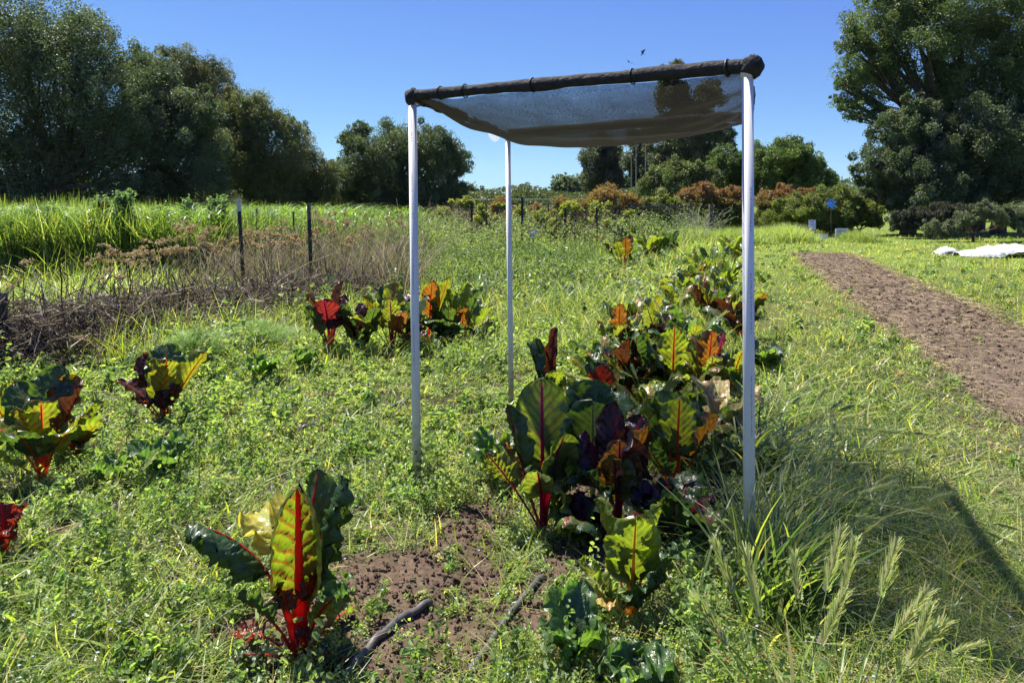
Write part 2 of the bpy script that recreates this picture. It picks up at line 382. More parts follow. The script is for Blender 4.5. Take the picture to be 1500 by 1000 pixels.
# clods and straw on the bare earth
cs = np.array([[x, y, z] for x in (-1, 0, 1) for y in (-1, 0, 1) for z in (-1, 0, 1) if (x, y, z) != (0, 0, 0)], float)
def clodset(P, S, cols, name, label):
    ico = bpy.data.meshes.new('t')
    t = np.linspace(-1, 1, 3); vs = {}; fs = []
    def vid(p):
        k = tuple(np.round(p, 4))
        if k not in vs: vs[k] = len(vs)
        return vs[k]
    for ax in range(3):
        for sg in (-1, 1):
            for a in range(2):
                for b in range(2):
                    q = []
                    for (da, db) in ((0, 0), (1, 0), (1, 1), (0, 1)):
                        p = np.zeros(3); p[ax] = sg; p[(ax + 1) % 3] = t[a + da]; p[(ax + 2) % 3] = t[b + db]; q.append(vid(p))
                    fs.append(q if sg > 0 else q[::-1])
    T = np.array(list(vs.keys())); T /= np.linalg.norm(T, axis=1, keepdims=True); fs = np.array(fs)
    bpy.data.meshes.remove(ico)
    n = len(P); J = T[None] * (1 + rng.uniform(-.35, .35, (n, len(T), 1))) * S[:, None, None] * rng.uniform(.6, 1.2, (n, 1, 3))
    V = P[:, None] + J; Fq = (fs[None] + (np.arange(n) * len(T))[:, None, None]).reshape(-1, 4)
    o = mesh_obj(name, V.reshape(-1, 3), Fq, SOILM, col=np.repeat(cols, len(T), 0), smooth=False)
    tag(o, label, 'soil clods', kind='stuff')
px_ = U(-1.5, 1.3, 60000); py_ = U(2.2, 6, 60000); k = soil(px_, py_) > U(.15, .9, 60000)
px_, py_ = px_[k][:9000], py_[k][:9000]
S = .0022 + .011 * U(0, 1, len(px_)) ** 4
clodset(np.stack([px_, py_, gh(px_, py_) + S * .3], 1), S, cvar(len(S), SO * 1.05, .3), 'soil_crumbs', 'loose brown crumbs of earth on the bare patches between the weeds')
n = 22000; ry = np.exp(U(np.log(3.5), np.log(21), n)); rrr = U(2.1, 3.65, n); rx = rrr + .28 * ry + (fbm(ry * 1.6, rrr, 9) - .5) * .2
S = (.004 + .014 * U(0, 1, n) ** 6) * np.clip(ry / 6, .8, 1.6)
clodset(np.stack([rx, ry, H(rx, ry) + .018 + S * .3], 1), S, cvar(n, (.12, .088, .062), .4), 'bed_clods', 'dry grey brown clods of earth over the dug bed')
n = 9500; ry = np.exp(U(np.log(3.5), np.log(21), n)); rx = np.where(U(0, 1, n) < .55, U(2.0, 3.75, n), np.where(U(0, 1, n) < .5, rng.normal(2.1, .12, n), rng.normal(3.65, .12, n))) + .28 * ry
az = U(0, 6.28, n); L_ = U(.03, .09, n) * np.clip(ry / 6, .8, 1.6)
P = np.stack([rx, ry, H(rx, ry) + .055], 1)[:, None] + np.linspace(-.5, .5, 3)[None, :, None] * (np.stack([np.cos(az), np.sin(az), U(-.25, .25, n)], 1) * L_[:, None])[:, None]
V, Fq = vtubes(P, np.clip(ry / 6, .8, 2)[:, None] * .0016, 3)
tag(mesh_obj('straw', V, Fq, DRY, col=np.repeat(mixc(n, [(.42, .34, .2), (.25, .19, .12)], [2, 1]), 9, 0)), 'pale cut straw strewn over the dug bed', 'straw', kind='stuff')

# ------------------------------------------------------------------ sward, weeds
def polar(n, d0, d1, half=.86):
    d = np.exp(U(np.log(d0), np.log(d1), n)); a = U(-half, half, n)
    return a * d, d
BRUSH = np.array([(-5.6, 6.1), (-4.75, 7.2), (-4.1, 9.0), (-3.1, 10.6), (-2.2, 11.9)])
def brushd(x, y):
    m = np.full(np.shape(x), 9.)
    for a, b in zip(BRUSH[:-1], BRUSH[1:]):
        t = np.clip(((x - a[0]) * (b[0] - a[0]) + (y - a[1]) * (b[1] - a[1])) / ((b - a) ** 2).sum(), 0, 1)
        m = np.minimum(m, np.hypot(x - a[0] - t * (b[0] - a[0]), y - a[1] - t * (b[1] - a[1])))
    return m
def place(n, d0, d1, prob):
    x, y = polar(n, d0, d1); p = prob(x, y) * (1 - soil(x, y) * .96) * (1 - .965 * bedmask(x, y)) * (brushd(x, y) > .45)
    k = U(0, 1, n) < p; return x[k], y[k]
def z3(x, y, off=0): return np.stack([x, y, H(x, y) + off], 1)
YG, MG, DG, ST, BG = (.25, .31, .075), (.155, .215, .06), (.07, .115, .04), (.42, .36, .17), (.10, .14, .08)
# near grass
rowr = lambda x, y: x - .28 * y
def pg(x, y):
    r = rowr(x, y); n_ = fbm(x * 1.1, y * 1.1, 50)
    p = .16 + .42 * (n_ > .55)
    p = np.where((r > .2), .95, p)
    p = np.where((r < -1.6) & (y < 4.2), .55, p)
    return p
x, y = place(90000, 1.25, 9, pg); r = rowr(x, y)
tall = np.where((r > .25) & (r < 1.5), 1.5, 1.0) * np.where((r > 1.5), .8, 1) * (.7 + .7 * fbm(x * 1.7, y * 1.7, 51)) * np.where((r < -1.0) & (y < 3.6), 1.25, 1)
n = len(x); h = U(.03, .15, n) * tall * np.where(y < 1.9, .6, 1)
V, Fq, m = blades(z3(x, y, -.01), U(0, 6.28, n), h, U(0, .6, n), U(.1, 1.9, n) ** 1.2, U(.004, .0095, n) * np.clip(y / 3.5, .9, 1.9), 4)
c = mixc(n, [YG, MG, DG, ST], [4, 4, 2, .9])
tag(mesh_obj('near_grass', V, Fq, GRASS, col=np.repeat(c, m, 0)), 'green grass growing between the chard rows and along the near path', 'grass', kind='stuff')
# mid and far grass
def pf(x, y):
    r = rowr(x, y); return np.where((x < -3.3) & (y > 14), .1, np.where(r > .4, .9, .75)) * np.where(y > 30, .6, 1)
x, y = place(165000, 7, 60, pf); r = rowr(x, y); n = len(x)
sc = np.clip(y / 9, .8, 3.4)
lawn = (r > .35)
h = np.where(lawn, U(.03, .10, n) * (.5 + fbm(x, y, 53)), U(.08, .46, n) * (.2 + 1.5 * np.clip(1.6 * fbm(x * .8, y * .8, 52) - .4, 0, 1))) * np.clip(sc, 1, 1.5)
V, Fq, m = blades(z3(x, y, -.01), U(0, 6.28, n), h, U(0, .6, n), U(0, 1.2, n), U(.004, .009, n) * sc, 3)
pn = fbm(x * .6, y * .6, 77)
c = np.where((pn > .5)[:, None], mixc(n, [YG, MG, ST], [5, 3, 1.6]), mixc(n, [YG, MG, DG, ST], [4, 3, 1, .7]))
c = np.where(lawn[:, None], c * np.array([1.12, 1.05, 1]), c)
tag(mesh_obj('meadow_grass', V, Fq, GRASS, col=np.repeat(c, m, 0)), 'sunlit grass of the field beyond the shade frame and around the dug bed', 'grass', kind='stuff')
# dry thatch lying in the right-hand grass
x, y = place(9000, 1.8, 9, lambda x, y: np.where(rowr(x, y) > .2, .8, .06)); n = len(x)
V, Fq, m = blades(z3(x, y, .02), U(0, 6.28, n), U(.08, .25, n), U(1.5, 3, n), U(.3, 1, n), U(.0015, .0035, n), 3)
V[:, 2] = np.minimum(V[:, 2], H(V[:, 0], V[:, 1]) + .07)
tag(mesh_obj('dry_thatch', V, Fq, DRY, col=np.repeat(mixc(n, [(.42, .36, .22), (.3, .25, .17)], [1, 1]), m, 0)), 'pale dry grass stalks matted in the green grass', 'dry grass', kind='stuff')
# small-leaved weeds (chickweed and speedwell)
def pw(x, y):
    r = rowr(x, y); return np.where(r < .35, 1, .22) * (.35 + .75 * (fbm(x * 2.2, y * 2.2, 60) > .42))
def weedset(n, d0, d1, size, hh, cols, wts, name, label, prob=pw, fold=True):
    cxn = n // 26
    x, y = place(cxn, d0, d1, prob); n2 = len(x)
    per = 26
    X = np.repeat(x, per); Y = np.repeat(y, per); d = Y
    hb = np.repeat(U(.25, 1, n2) * hh * (.15 + 1.5 * np.clip(fbm(x * 1.3, y * 1.3, 61) * 1.6 - .35, 0, 1)), per)
    rad = np.repeat(U(.015, .05, n2), per) * np.clip(d / 4, .8, 3); a = U(0, 6.28, len(X)); q = np.sqrt(U(0, 1, len(X)))
    X = X + np.cos(a) * q * rad; Y = Y + np.sin(a) * q * rad
    Z = H(X, Y) + hb * (1 - q ** 2 * .7) * U(.35, 1.05, len(X))
    s = U(.6, 1.3, len(X)) * size * np.clip(d / 4.5, .75, 3.2)
    P = np.stack([X, Y, Z], 1)
    C = np.repeat(mixc(n2, cols, wts, .22), per, 0) * (1 + U(-.15, .15, len(X)))[:, None]
    if fold: V, Fq = foldleaves(P, s, .62, .9); C = np.repeat(C, 7, 0)
    else: V, Fq = leafquads(P, s, .8, .6); C = np.repeat(C, 4, 0)
    tag(mesh_obj(name, V, Fq, WEED, col=C), label, 'weeds', kind='stuff')
weedset(430000, 1.4, 7.5, .0185, .11, [(.22, .28, .14), (.15, .21, .07), (.28, .33, .13), (.36, .35, .2)], [4, 4, 3, 1], 'chickweed_carpet', 'low carpet of small leaved weeds around the chard plants')
weedset(190000, 6, 34, .021, .26, [(.19, .25, .11), (.13, .19, .06), (.27, .33, .12)], [3, 4, 3], 'field_weeds', 'leafy green weeds thick in the field beyond the shade frame', lambda x, y: np.where(rowr(x, y) < .3, .9, .12) * np.where((x < -3.3) & (y > 14), .1, 1), False)
def pcl(x, y):
    r = rowr(x, y); return np.where(fbm(x * 1.5, y * 1.5, 83) > .46, 1, .12) * np.where(r > .35, .12, 1) * np.where((x > -.5) & (x < .5) & (y < 3.6), .35, 1) * (np.hypot(x + .74, y - 2.45) > .33)
weedset(110000, 1.4, 9, .034, .29, [(.16, .23, .08), (.12, .18, .06), (.24, .30, .10)], [3, 3, 2], 'leafy_weeds', 'fresh green broad leaved weeds mounding among the chard plants', pcl)
weedset(85000, 6.5, 32, .034, .55, [(.16, .21, .09), (.10, .15, .06), (.21, .26, .11), (.21, .24, .15)], [3, 4, 1, 1.5], 'tall_field_weeds', 'tall clumps of weeds rising unevenly across the field', lambda x, y: np.where(fbm(x * .55, y * .55, 84) > .5, 1, .06) * (rowr(x, y) < .15) * np.where((x < -3.3) & (y > 14), .1, 1) * (np.abs(x - .9 - .28 * (y - 3.1)) > .5), False)
weedset(60000, 5, 24, .022, .12, [(.13, .19, .06), (.08, .13, .04), (.24, .28, .11)], [3, 3, 1], 'lawn_weeds', 'low clover like weeds scattered through the grass by the dug bed', lambda x, y: (rowr(x, y) > .3) * np.where(fbm(x * .9, y * .9, 88) > .5, .9, .15), False)
weedset(36000, 1.6, 12, .02, .05, [(.36, .31, .17), (.25, .19, .11)], [2, 1], 'plant_litter', 'dry tan leaf litter in patches between the weeds', lambda x, y: np.where(fbm(x * 2.1, y * 2.1, 95) > .55, 1, .05), False)
# thin stems sticking out of the weeds
x, y = place(14000, 1.5, 12, pw); n = len(x)
V, Fq, m = blades(z3(x, y), U(0, 6.28, n), U(.08, .2, n), U(0, .8, n), U(0, .5, n), U(.0014, .0026, n) * np.clip(y / 3, 1, 3), 3)
tag(mesh_obj('weed_stems', V, Fq, WEED, col=np.repeat(mixc(n, [(.2, .24, .08), (.3, .26, .14), (.12, .1, .06)], [2, 1, .7]), m, 0)), 'thin upright stems and seed stalks in the weed carpet', 'weeds', kind='stuff')
# tiny flowers
def flowers(n, cond, c, s, name, label):
    x, y = place(n, 1.6, 6, cond); n = len(x)
    P = z3(x, y) + np.stack([0 * x, 0 * x, U(.05, .1, n)], 1)
    V = []; a0 = U(0, 6.28, n)
    for j in range(4):
        a = a0 + j * np.pi / 2; d = np.stack([np.cos(a), np.sin(a), 0 * a + .15], 1) * s; e = np.stack([-np.sin(a), np.cos(a), 0 * a], 1) * s * .6
        V.append(np.stack([P, P + d * .6 + e, P + d, P + d * .6 - e], 1))
    V = np.stack(V, 1).reshape(-1, 3)
    tag(mesh_obj(name, V, np.arange(len(V)).reshape(-1, 4), WEED, col=cvar(len(V), c, .1)), label, 'flowers', kind='stuff')
flowers(900, lambda x, y: np.where(np.abs(x) < 2, .8, .2), (.45, .52, .85), .0055, 'speedwell_flowers', 'tiny pale blue flowers dotted over the weeds')
flowers(420, lambda x, y: np.where((x > .35) & (x < 1.0) & (y < 4.4), 1, 0), (.75, .12, .06), .0055, 'pimpernel_flowers', 'tiny red orange flowers in the shaded weeds right of the chard')

# ------------------------------------------------------------------ shade frame
SH = thing('shade_frame', 'white pipe frame on four legs roofed with sagging black shade cloth', 'shade frame', (.22, 4.4, 0))
OFF = np.array([-.22, -4.4, 0])
def part(name, VF, mat, parent=SH, smooth=True, off=OFF):
    return mesh_obj(name, np.asarray(VF[0]) + off, VF[1], mat, parent, smooth=smooth)
def pxz(px, py, d): return np.array(pt(px, py, d))
Lt, Lb_ = pxz(604, 143, 4.1), pxz(611, 722, 4.1)
Rt, Rb_ = pxz(1095, 102, 3.06), pxz(1098, 850, 3.06)
Mt, Mb_ = pxz(744, 197, 5.8), pxz(749, 595, 5.8)
Bt, Bb_ = pxz(1094, 172, 4.76), pxz(1101, 660, 4.76)
rp_ = .0235
for (t_, b_) in ((Lt, Lb_), (Rt, Rb_), (Mt, Mb_), (Bt, Bb_)):
    b2 = b_ + (b_ - t_) * .06
    pc = part('post', captube([b2, t_ + (t_ - b_) * 0.0], rp_ * (.88 if t_ is Mt else 1), 20), PVC)
    d = (b_ - t_) / np.linalg.norm(b_ - t_)
    # rows of faint print down the side that faces the viewer
    if t_ is Lt or t_ is Rt:
        gi = Geo(); s = .12 if t_ is Lt else .5
        ang = -1.72 if t_ is Lt else -1.4
        while s < 1.65:
            if (s % .42) < .26:
                c_ = t_ + d * s; hh = float(U(.006, .012)); ww = float(U(.004, .008))
                nx = np.array([math.cos(ang), math.sin(ang), 0]); tx = np.array([-nx[1], nx[0], 0]); q = c_ + nx * (rp_ + .0004)
                for bb in range(2):
                    z0 = np.array([0, 0, bb * hh * .6])
                    gi.add([q - tx * ww * .5 + z0, q + tx * ww * (.1 + .4 * bb) + z0, q + tx * ww * (.1 + .4 * bb) + z0 + [0, 0, hh * .35], q - tx * ww * .5 + z0 + [0, 0, hh * .35]], [[0, 1, 2, 3]])
            s += .014
        gi.V = [v + OFF for v in gi.V]
        gi.obj('printed_marking', INK, pc)
    part('pipe_socket', captube([t_ + d * .035, t_ - d * .02], rp_ * 1.2, 18), PVC_OLD if t_ is not Rt else PVC, pc)
CLOTH, nt, out = newmat('black_shade_cloth'); L = nt.links.new
p = N(nt, 'BsdfPrincipled'); p.inputs['Roughness'].default_value = .6
p.inputs['Specular IOR Level'].default_value = .4
tc = N(nt, 'TexCoord'); nz = N(nt, 'TexNoise'); nz.inputs['Scale'].default_value = 7; nz.inputs['Detail'].default_value = 3; L(tc.outputs['Object'], nz.inputs[0])
nzf = N(nt, 'TexNoise'); nzf.inputs['Scale'].default_value = 170; L(tc.outputs['Object'], nzf.inputs[0])
rp2 = N(nt, 'ValToRGB'); rp2.color_ramp.elements[0].color = (.010, .009, .008, 1); rp2.color_ramp.elements[1].color = (.026, .023, .019, 1); L(nzf.outputs[0], rp2.inputs[0]); L(rp2.outputs[0], p.inputs['Base Color'])
tr = N(nt, 'BsdfTransparent'); tl = N(nt, 'BsdfTranslucent'); tl.inputs['Color'].default_value = (.012, .011, .01, 1)
mx0 = N(nt, 'MixShader'); mx0.inputs[0].default_value = .45; L(p.outputs[0], mx0.inputs[1]); L(tl.outputs[0], mx0.inputs[2])
lw = N(nt, 'LayerWeight'); lw.inputs[0].default_value = .5
mr = N(nt, 'MapRange'); L(lw.outputs['Facing'], mr.inputs[0]); mr.inputs['From Min'].default_value = .3; mr.inputs['From Max'].default_value = .9
mr.inputs['To Min'].default_value = .36; mr.inputs['To Max'].default_value = .05
ml = N(nt, 'Math', operation='MULTIPLY'); L(mr.outputs[0], ml.inputs[0])
mr3 = N(nt, 'MapRange'); L(nz.outputs[0], mr3.inputs[0]); mr3.inputs['From Min'].default_value = .3; mr3.inputs['From Max'].default_value = .7; mr3.inputs['To Min'].default_value = .75; mr3.inputs['To Max'].default_value = 1.15
mr4 = N(nt, 'MapRange'); L(nzf.outputs[0], mr4.inputs[0]); mr4.inputs['From Min'].default_value = .3; mr4.inputs['From Max'].default_value = .7; mr4.inputs['To Min'].default_value = .25; mr4.inputs['To Max'].default_value = 1.7
ml2 = N(nt, 'Math', operation='MULTIPLY'); L(mr3.outputs[0], ml2.inputs[0]); L(mr4.outputs[0], ml2.inputs[1]); L(ml2.outputs[0], ml.inputs[1])
mx = N(nt, 'MixShader'); L(ml.outputs[0], mx.inputs[0]); L(mx0.outputs[0], mx.inputs[1]); L(tr.outputs[0], mx.inputs[2]); L(mx.outputs[0], out.inputs[0])
WRAP = solid('rolled_shade_cloth', (.11, .105, .095), .75, .3, .45, 30, .8, 45, trans=(.06, .055, .05))
up = np.array([0, 0, 1.])
def rail(a, b, name, mat, r, sides=16, wob=0, n=30):
    t = np.linspace(0, 1, n)[:, None]; P = a + (b - a) * t
    rr_ = np.full(n, r)
    if wob: rr_ = r * (1 + wob * (fbm(t[:, 0] * 17 + a[0] * 9, t[:, 0] * 0 + 3, 4) - .5) * 2); P = P + np.stack([0 * t[:, 0], 0 * t[:, 0], wob * .02 * (fbm(t[:, 0] * 9, t[:, 0] * 0, 8) - .5)], 1)
    return part(name, captube(P, rr_, sides), mat)
rail(Lt + up * .01, Rt + up * .01, 'rail', PVC, rp_); rail(Mt, Bt, 'rail', PVC, rp_ * .9); rail(Lt, Mt, 'rail', PVC, rp_ * .9); rail(Rt, Bt, 'rail', PVC, rp_ * .9)
LR = (Rt - Lt) / np.linalg.norm(Rt - Lt)
rail(Lt + up * .012 - LR * .03, Rt + up * .015 + LR * .055, 'cloth_roll', WRAP, .030, 18, .25, 80)
for f_ in (.11, .2, .43, .72, .955):
    c_ = Lt + (Rt - Lt) * f_ + up * .012; a = np.linspace(0, 2 * np.pi, 20)
    rr_ = .0345
    e1 = np.cross(LR, up); e1 /= np.linalg.norm(e1)
    zt = part('zip_tie', tube(c_ + rr_ * (np.cos(a)[:, None] * e1 + np.sin(a)[:, None] * up), .0035 if f_ < .9 else .006, 6), BLACK)
# gathered cloth over the front corners
def bag(c_, s, seed, name='corner_wrap'):
    u_ = np.linspace(0, np.pi, 16); v_ = np.linspace(0, 2 * np.pi, 25)[:-1]
    Uu, Vv = np.meshgrid(u_, v_, indexing='ij')
    d = np.stack([np.sin(Uu) * np.cos(Vv), np.sin(Uu) * np.sin(Vv), np.cos(Uu)], -1)
    k = 1 + .28 * (fbm(Uu * 2 + seed, np.cos(Vv) * 2.2 + seed, seed) - .5) * 2
    P = c_ + d * k[..., None] * np.array(s)
    i = np.arange(P[..., 0].size).reshape(16, 24)
    Fq = np.stack([i[:-1], i[1:], np.roll(i[1:], -1, 1), np.roll(i[:-1], -1, 1)], -1).reshape(-1, 4)
    return part(name, (P.reshape(-1, 3), Fq), WRAP)
bag(Lt + [.0, 0, .0], (.042, .042, .05), 3.3); bag(Rt + LR * .02 + up * .01, (.046, .042, .046), 7.1); bag(Mt, (.045, .045, .03), 2.2)
# the sagging sheet: a Coons patch between the rails
nu, nv = 60, 50
u_ = np.linspace(0, 1, nu)[:, None, None]; v_ = np.linspace(0, 1, nv)[None, :, None]
A_, B_, C_, D_ = Lt, Rt, Mt, Bt
P = (A_ * (1 - u_) + B_ * u_) * (1 - v_) + (C_ * (1 - u_) + D_ * u_) * v_
uu = u_[..., 0] + 0 * v_[..., 0]; vv = v_[..., 0] + 0 * u_[..., 0]
sag = .17 * (4 * uu * (1 - uu)) ** .6 * (4 * vv * (1 - vv)) ** .55 * (.75 + .5 * vv)
fold_ = .012 * np.sin(uu * 26 + vv * 9) * np.exp(-((uu) / .2) ** 2) + .014 * np.sin(vv * 30 + 7 * uu) * np.exp(-((1 - uu) / .2) ** 2) + .008 * np.sin(vv * 14 + uu * 5) * vv
P[..., 2] += -sag - .02 + fold_ + .015 * (fbm(uu * 6, vv * 6, 4) - .5)
i = np.arange(nu * nv).reshape(nu, nv); Fq = np.stack([i[:-1, :-1], i[1:, :-1], i[1:, 1:], i[:-1, 1:]], -1).reshape(-1, 4)
part('shade_cloth', (P.reshape(-1, 3), Fq), CLOTH)
# cloth hems hanging over the two side rails and the back rail
def hem(a, b, drop, seed, name='cloth_hem', f0=0, f1=1):
    n = 44; t = np.linspace(f0, f1, n); base = a + (b - a) * t[:, None]; pr = np.cross(b - a, up); pr /= np.linalg.norm(pr)
    dd = drop * (.25 + 1.1 * fbm(t * 7 + seed, t * 0, seed))
    rows = []
    for kx, (o, zz) in enumerate(((.026, .0), (.03, .35), (.024, .7), (.01, 1.0))):
        q = base + pr * (o + .01 * np.sin(t * 40 + kx))[:, None]; q = q + np.stack([0 * t, 0 * t, .02 - zz * dd], 1); rows.append(q)
    for kx, (o, zz) in enumerate(((-.026, .2), (-.03, .5))): pass
    P = np.stack(rows, 0); i = np.arange(P[..., 0].size).reshape(P.shape[:2])
    Fq = np.stack([i[:-1, :-1], i[1:, :-1], i[1:, 1:], i[:-1, 1:]], -1).reshape(-1, 4)
    return part(name, (P.reshape(-1, 3), Fq), CLOTH)
hem(Lt, Mt, .08, 2.0, f0=0, f1=.42); hem(Lt, Mt, .06, 5.0, f0=.5, f1=.8); hem(Rt, Bt, .13, 3.0, f0=.3, f1=1); hem(Bt, Mt, .05, 6.0)
rail(Mt + up * .012, Bt + up * .012, 'cloth_roll', WRAP, .03, 12, .3, 50)
rail(Lt + (Mt - Lt) * .05 + up * .006, Lt + (Mt - Lt) * .45 + up * .004, 'cloth_roll', WRAP, .03, 12, .3, 30)
# thin clear plastic scrap at the back-left corner
SCRAP = solid('clear_plastic_film', (.6, .7, .85), .15, .6, trans=(.6, .7, .85))
c_ = Lt + (Mt - Lt) * .9; t = np.linspace(0, 1, 9)
P = np.stack([np.stack([c_[0] - .10 + t * .10, c_[1] + t * .05, c_[2] - .01 - q * .065 * np.sin(t * 3.0) ** .7 + 0 * t], 1) for q in (0, .5, 1)], 0)
i = np.arange(27).reshape(3, 9); part('plastic_scrap', (P.reshape(-1, 3), np.stack([i[:-1, :-1], i[1:, :-1], i[1:, 1:], i[:-1, 1:]], -1).reshape(-1, 4)), SCRAP)

# ------------------------------------------------------------------ chard
ST_C = {'red': (.62, .035, .025), 'magenta': (.40, .006, .07), 'yellow': (.62, .36, .03), 'orange': (.60, .12, .02), 'pale': (.36, .42, .16)}
BL = {  # reflectance, second reflectance, light through the blade
    'green': ((.05, .105, .025), (.08, .15, .03), (.29, .50, .02)),
    'lime': ((.05, .095, .018), (.08, .14, .02), (.31, .47, .018)),
    'dark': ((.03, .07, .028), (.05, .10, .035), (.12, .22, .012)),
    'purple': ((.022, .016, .022), (.03, .03, .022), (.07, .03, .008)),
    'orange': ((.05, .05, .018), (.05, .035, .015), (.36, .20, .012)),
    'ruby': ((.04, .014, .012), (.03, .025, .012), (.34, .035, .01)),
    'yellow': ((.5, .45, .07), (.38, .36, .07), (.75, .62, .05)),
    'withered': ((.55, .47, .22), (.34, .2, .09), (.6, .5, .18))}
_mc = {}
ST_C['dull'] = (.10, .14, .06)
def bm_(kind, stalk):
    if kind == 'dark': stalk = 'dull'
    if (kind, stalk) not in _mc:
        b = BL[kind]; v = ST_C[stalk]
        if kind == 'purple': v = tuple(c * .4 for c in v)
        if kind in ('lime',) and stalk in ('yellow', 'pale'): v2 = (.5, .5, .05)
        else: v2 = tuple(c * 1.1 for c in v)
        _mc[(kind, stalk)] = chardmat('chard_blade_' + kind + '_' + stalk, b[0], b[1], b[2], v, v2)
    return _mc[(kind, stalk)]
_ms = {}
def sm_(stalk):
    if stalk not in _ms:
        v = ST_C[stalk]; _ms[stalk] = solid('chard_stalk_' + stalk, v, .35, .4, .35, 35, .3, 90, trans=tuple(min(1, c * 1.4) for c in v))
    return _ms[stalk]
def chard_leaf(root, az, th0, th1, Ls, Lb, W, kind='green', stalk='red', side=0., tw=0., fold=.2, pk=.014, ruf=.016, base=(0, 0, 0), sw=.011, pw_=1.5, tipc=0., tap=.78, label=None, res=1.0, nm='leaf'):
    az, th0, th1, side, tw = R(az), R(th0), R(th1), R(side), R(tw)
    ns, nb = 7, int(30 * res); tot = Ls + Lb
    s = np.concatenate([np.linspace(0, Ls, ns)[:-1], np.linspace(Ls, tot, nb)]) / tot
    th = th0 + (th1 - th0) * s ** pw_ + tipc * np.clip((s - .75) / .25, 0, 1) ** 2
    a = az + side * s
    T = np.stack([np.sin(th) * np.cos(a), np.sin(th) * np.sin(a), np.cos(th)], 1)
    ds = np.diff(s) * tot; P = np.concatenate([[np.zeros(3)], np.cumsum((T[:-1] + T[1:]) / 2 * ds[:, None], 0)]) + np.array(base)
    S0 = np.stack([-np.sin(a), np.cos(a), 0 * a], 1); N0 = np.cross(T, S0)
    t_ = tw * s
    S_ = S0 * np.cos(t_)[:, None] + N0 * np.sin(t_)[:, None]; Nn = np.cross(T, S_)
    # stalk and midrib
    r = sw * (1 - tap * s ** .9) * np.where(s < .05, 1.25, 1); r = np.where(s > .96, r * .3, r)
    an = np.linspace(0, 2 * np.pi, 9)[:-1]
    prof_n = np.where(np.sin(an) > 0, .35, 1.0) * np.sin(an)
    Vs = P[:, None] + r[:, None, None] * (S_[:, None] * np.cos(an)[None, :, None] * 1.05 + Nn[:, None] * prof_n[None, :, None] * .75)
    Vs = Vs - Nn[:, None] * .0012
    k = len(s); i = np.arange(k * 8).reshape(k, 8)
    Fs = np.stack([i[:-1], np.roll(i[:-1], -1, 1), np.roll(i[1:], -1, 1), i[1:]], -1).reshape(-1, 4)
    # blade
    b0 = ns - 1; Pb, Sb, Nb = P[b0:], S_[b0:], Nn[b0:]
    u = np.linspace(0, 1, nb); nvv = int(10 * res) * 2 + 1; v = np.linspace(-1, 1, nvv)
    w = 1.22 * W * np.clip(1 - np.abs(2 * np.clip(u, 0, 1) ** .86 - 1) ** 2.6, 0, 1) ** .5 * (1 - .12 * u) * (1 + .12 * (fbm(u * 6, u * 0, float(U(0, 99))) - .5)) + .004
    sd1 = float(U(0, 50)); Ug, Vg = np.meshgrid(u, v, indexing='ij'); av = np.abs(Vg)
    wl = w[:, None] * (1 + .02 * np.sin(Ug * 31 + sd1 + np.sign(Vg)) * av + .07 * (fbm(Ug * 9, np.sign(Vg) * 2, sd1) - .5))
    ph = (Ug * 8 - av ** .8 * 2.6) + .45 * (Vg > 0)
    bump = pk * (np.abs(np.sin(np.pi * ph)) ** .7 - .4) * np.clip(av * 4, 0, 1) * (1 - .8 * av ** 2) + pk * 1.6 * (fbm(Ug * 19, Vg * 9, sd1, 2) - .5) * np.clip(av * 3, 0, 1)
    wl = wl * (1 - .16 * np.clip(fbm(Ug * 16, np.sign(Vg) * 3 + .0 * Ug, sd1 + 9) - .62, 0, 1) * 4 * av ** 4)
    rf = ruf * av ** 2.5 * (np.sin(Ug * 17 + sd1 + 1.7 * np.sign(Vg)) + .4 * np.sin(Ug * 33 + sd1 * 2 + Vg))
    fa = fold * av ** 1.3
    off_s = Vg * wl * np.cos(fa * .9); off_n = np.abs(wl) * av * np.sin(fa * .9) - bump + rf
    Pv = Pb[:, None] + Sb[:, None] * off_s[..., None] + Nb[:, None] * off_n[..., None]
    j = np.arange(nb * nvv).reshape(nb, nvv); Fb = np.stack([j[:-1, :-1], j[:-1, 1:], j[1:, 1:], j[1:, :-1]], -1).reshape(-1, 4)
    uv = np.stack([Ug.ravel(), (Vg.ravel() + 1) / 2], 1)
    lf = mesh_obj(nm, Pv.reshape(-1, 3), Fb, bm_(kind, stalk), root, uv=uv, smooth=True)
    if label: lf['label'] = label
    mesh_obj('stalk', Vs.reshape(-1, 3), Fs, sm_(stalk), lf, smooth=True)
    return lf
def chard(label, px, py, leaves=None, cat='chard plant', group='chard plants growing in the beds', **kw):
    x, y = at(px, py); z = float(H(x, y))
    root = thing('chard_plant', label, cat, (x, y, z), group); root.scale = (1.12,) * 3
    for l in (leaves or []): chard_leaf(root, *l[:6], **l[6] if len(l) > 6 else {})
    if kw: rand_leaves(root, **kw)
    return root
def rand_leaves(root, n=9, h=.4, kinds=('green',), stalk='red', W=.075, spread=1.0, res=.7, pk=.01, az0=None):
    a0 = U(0, 360) if az0 is None else az0
    n += 6
    for i in range(n):
        hh = h * U(.55, 1.1); ls = hh * U(.3, .45)
        kd = kinds[int(U(0, len(kinds)))]
        chard_leaf(root, a0 + i * 137.5 + U(-20, 20), U(4, 28) * spread, U(15, 105) * spread, ls, hh - ls * .7, W * U(.6, 1.05), kind=kd, stalk=stalk,
                   side=U(-35, 35), tw=U(-30, 30), fold=U(-.9, .6), pk=pk * 1.3, ruf=U(.008, .02), base=(U(-.02, .02), U(-.02, .02), -.01), sw=.009 * max(1, h / .4), tipc=U(0, 1.6), res=res)

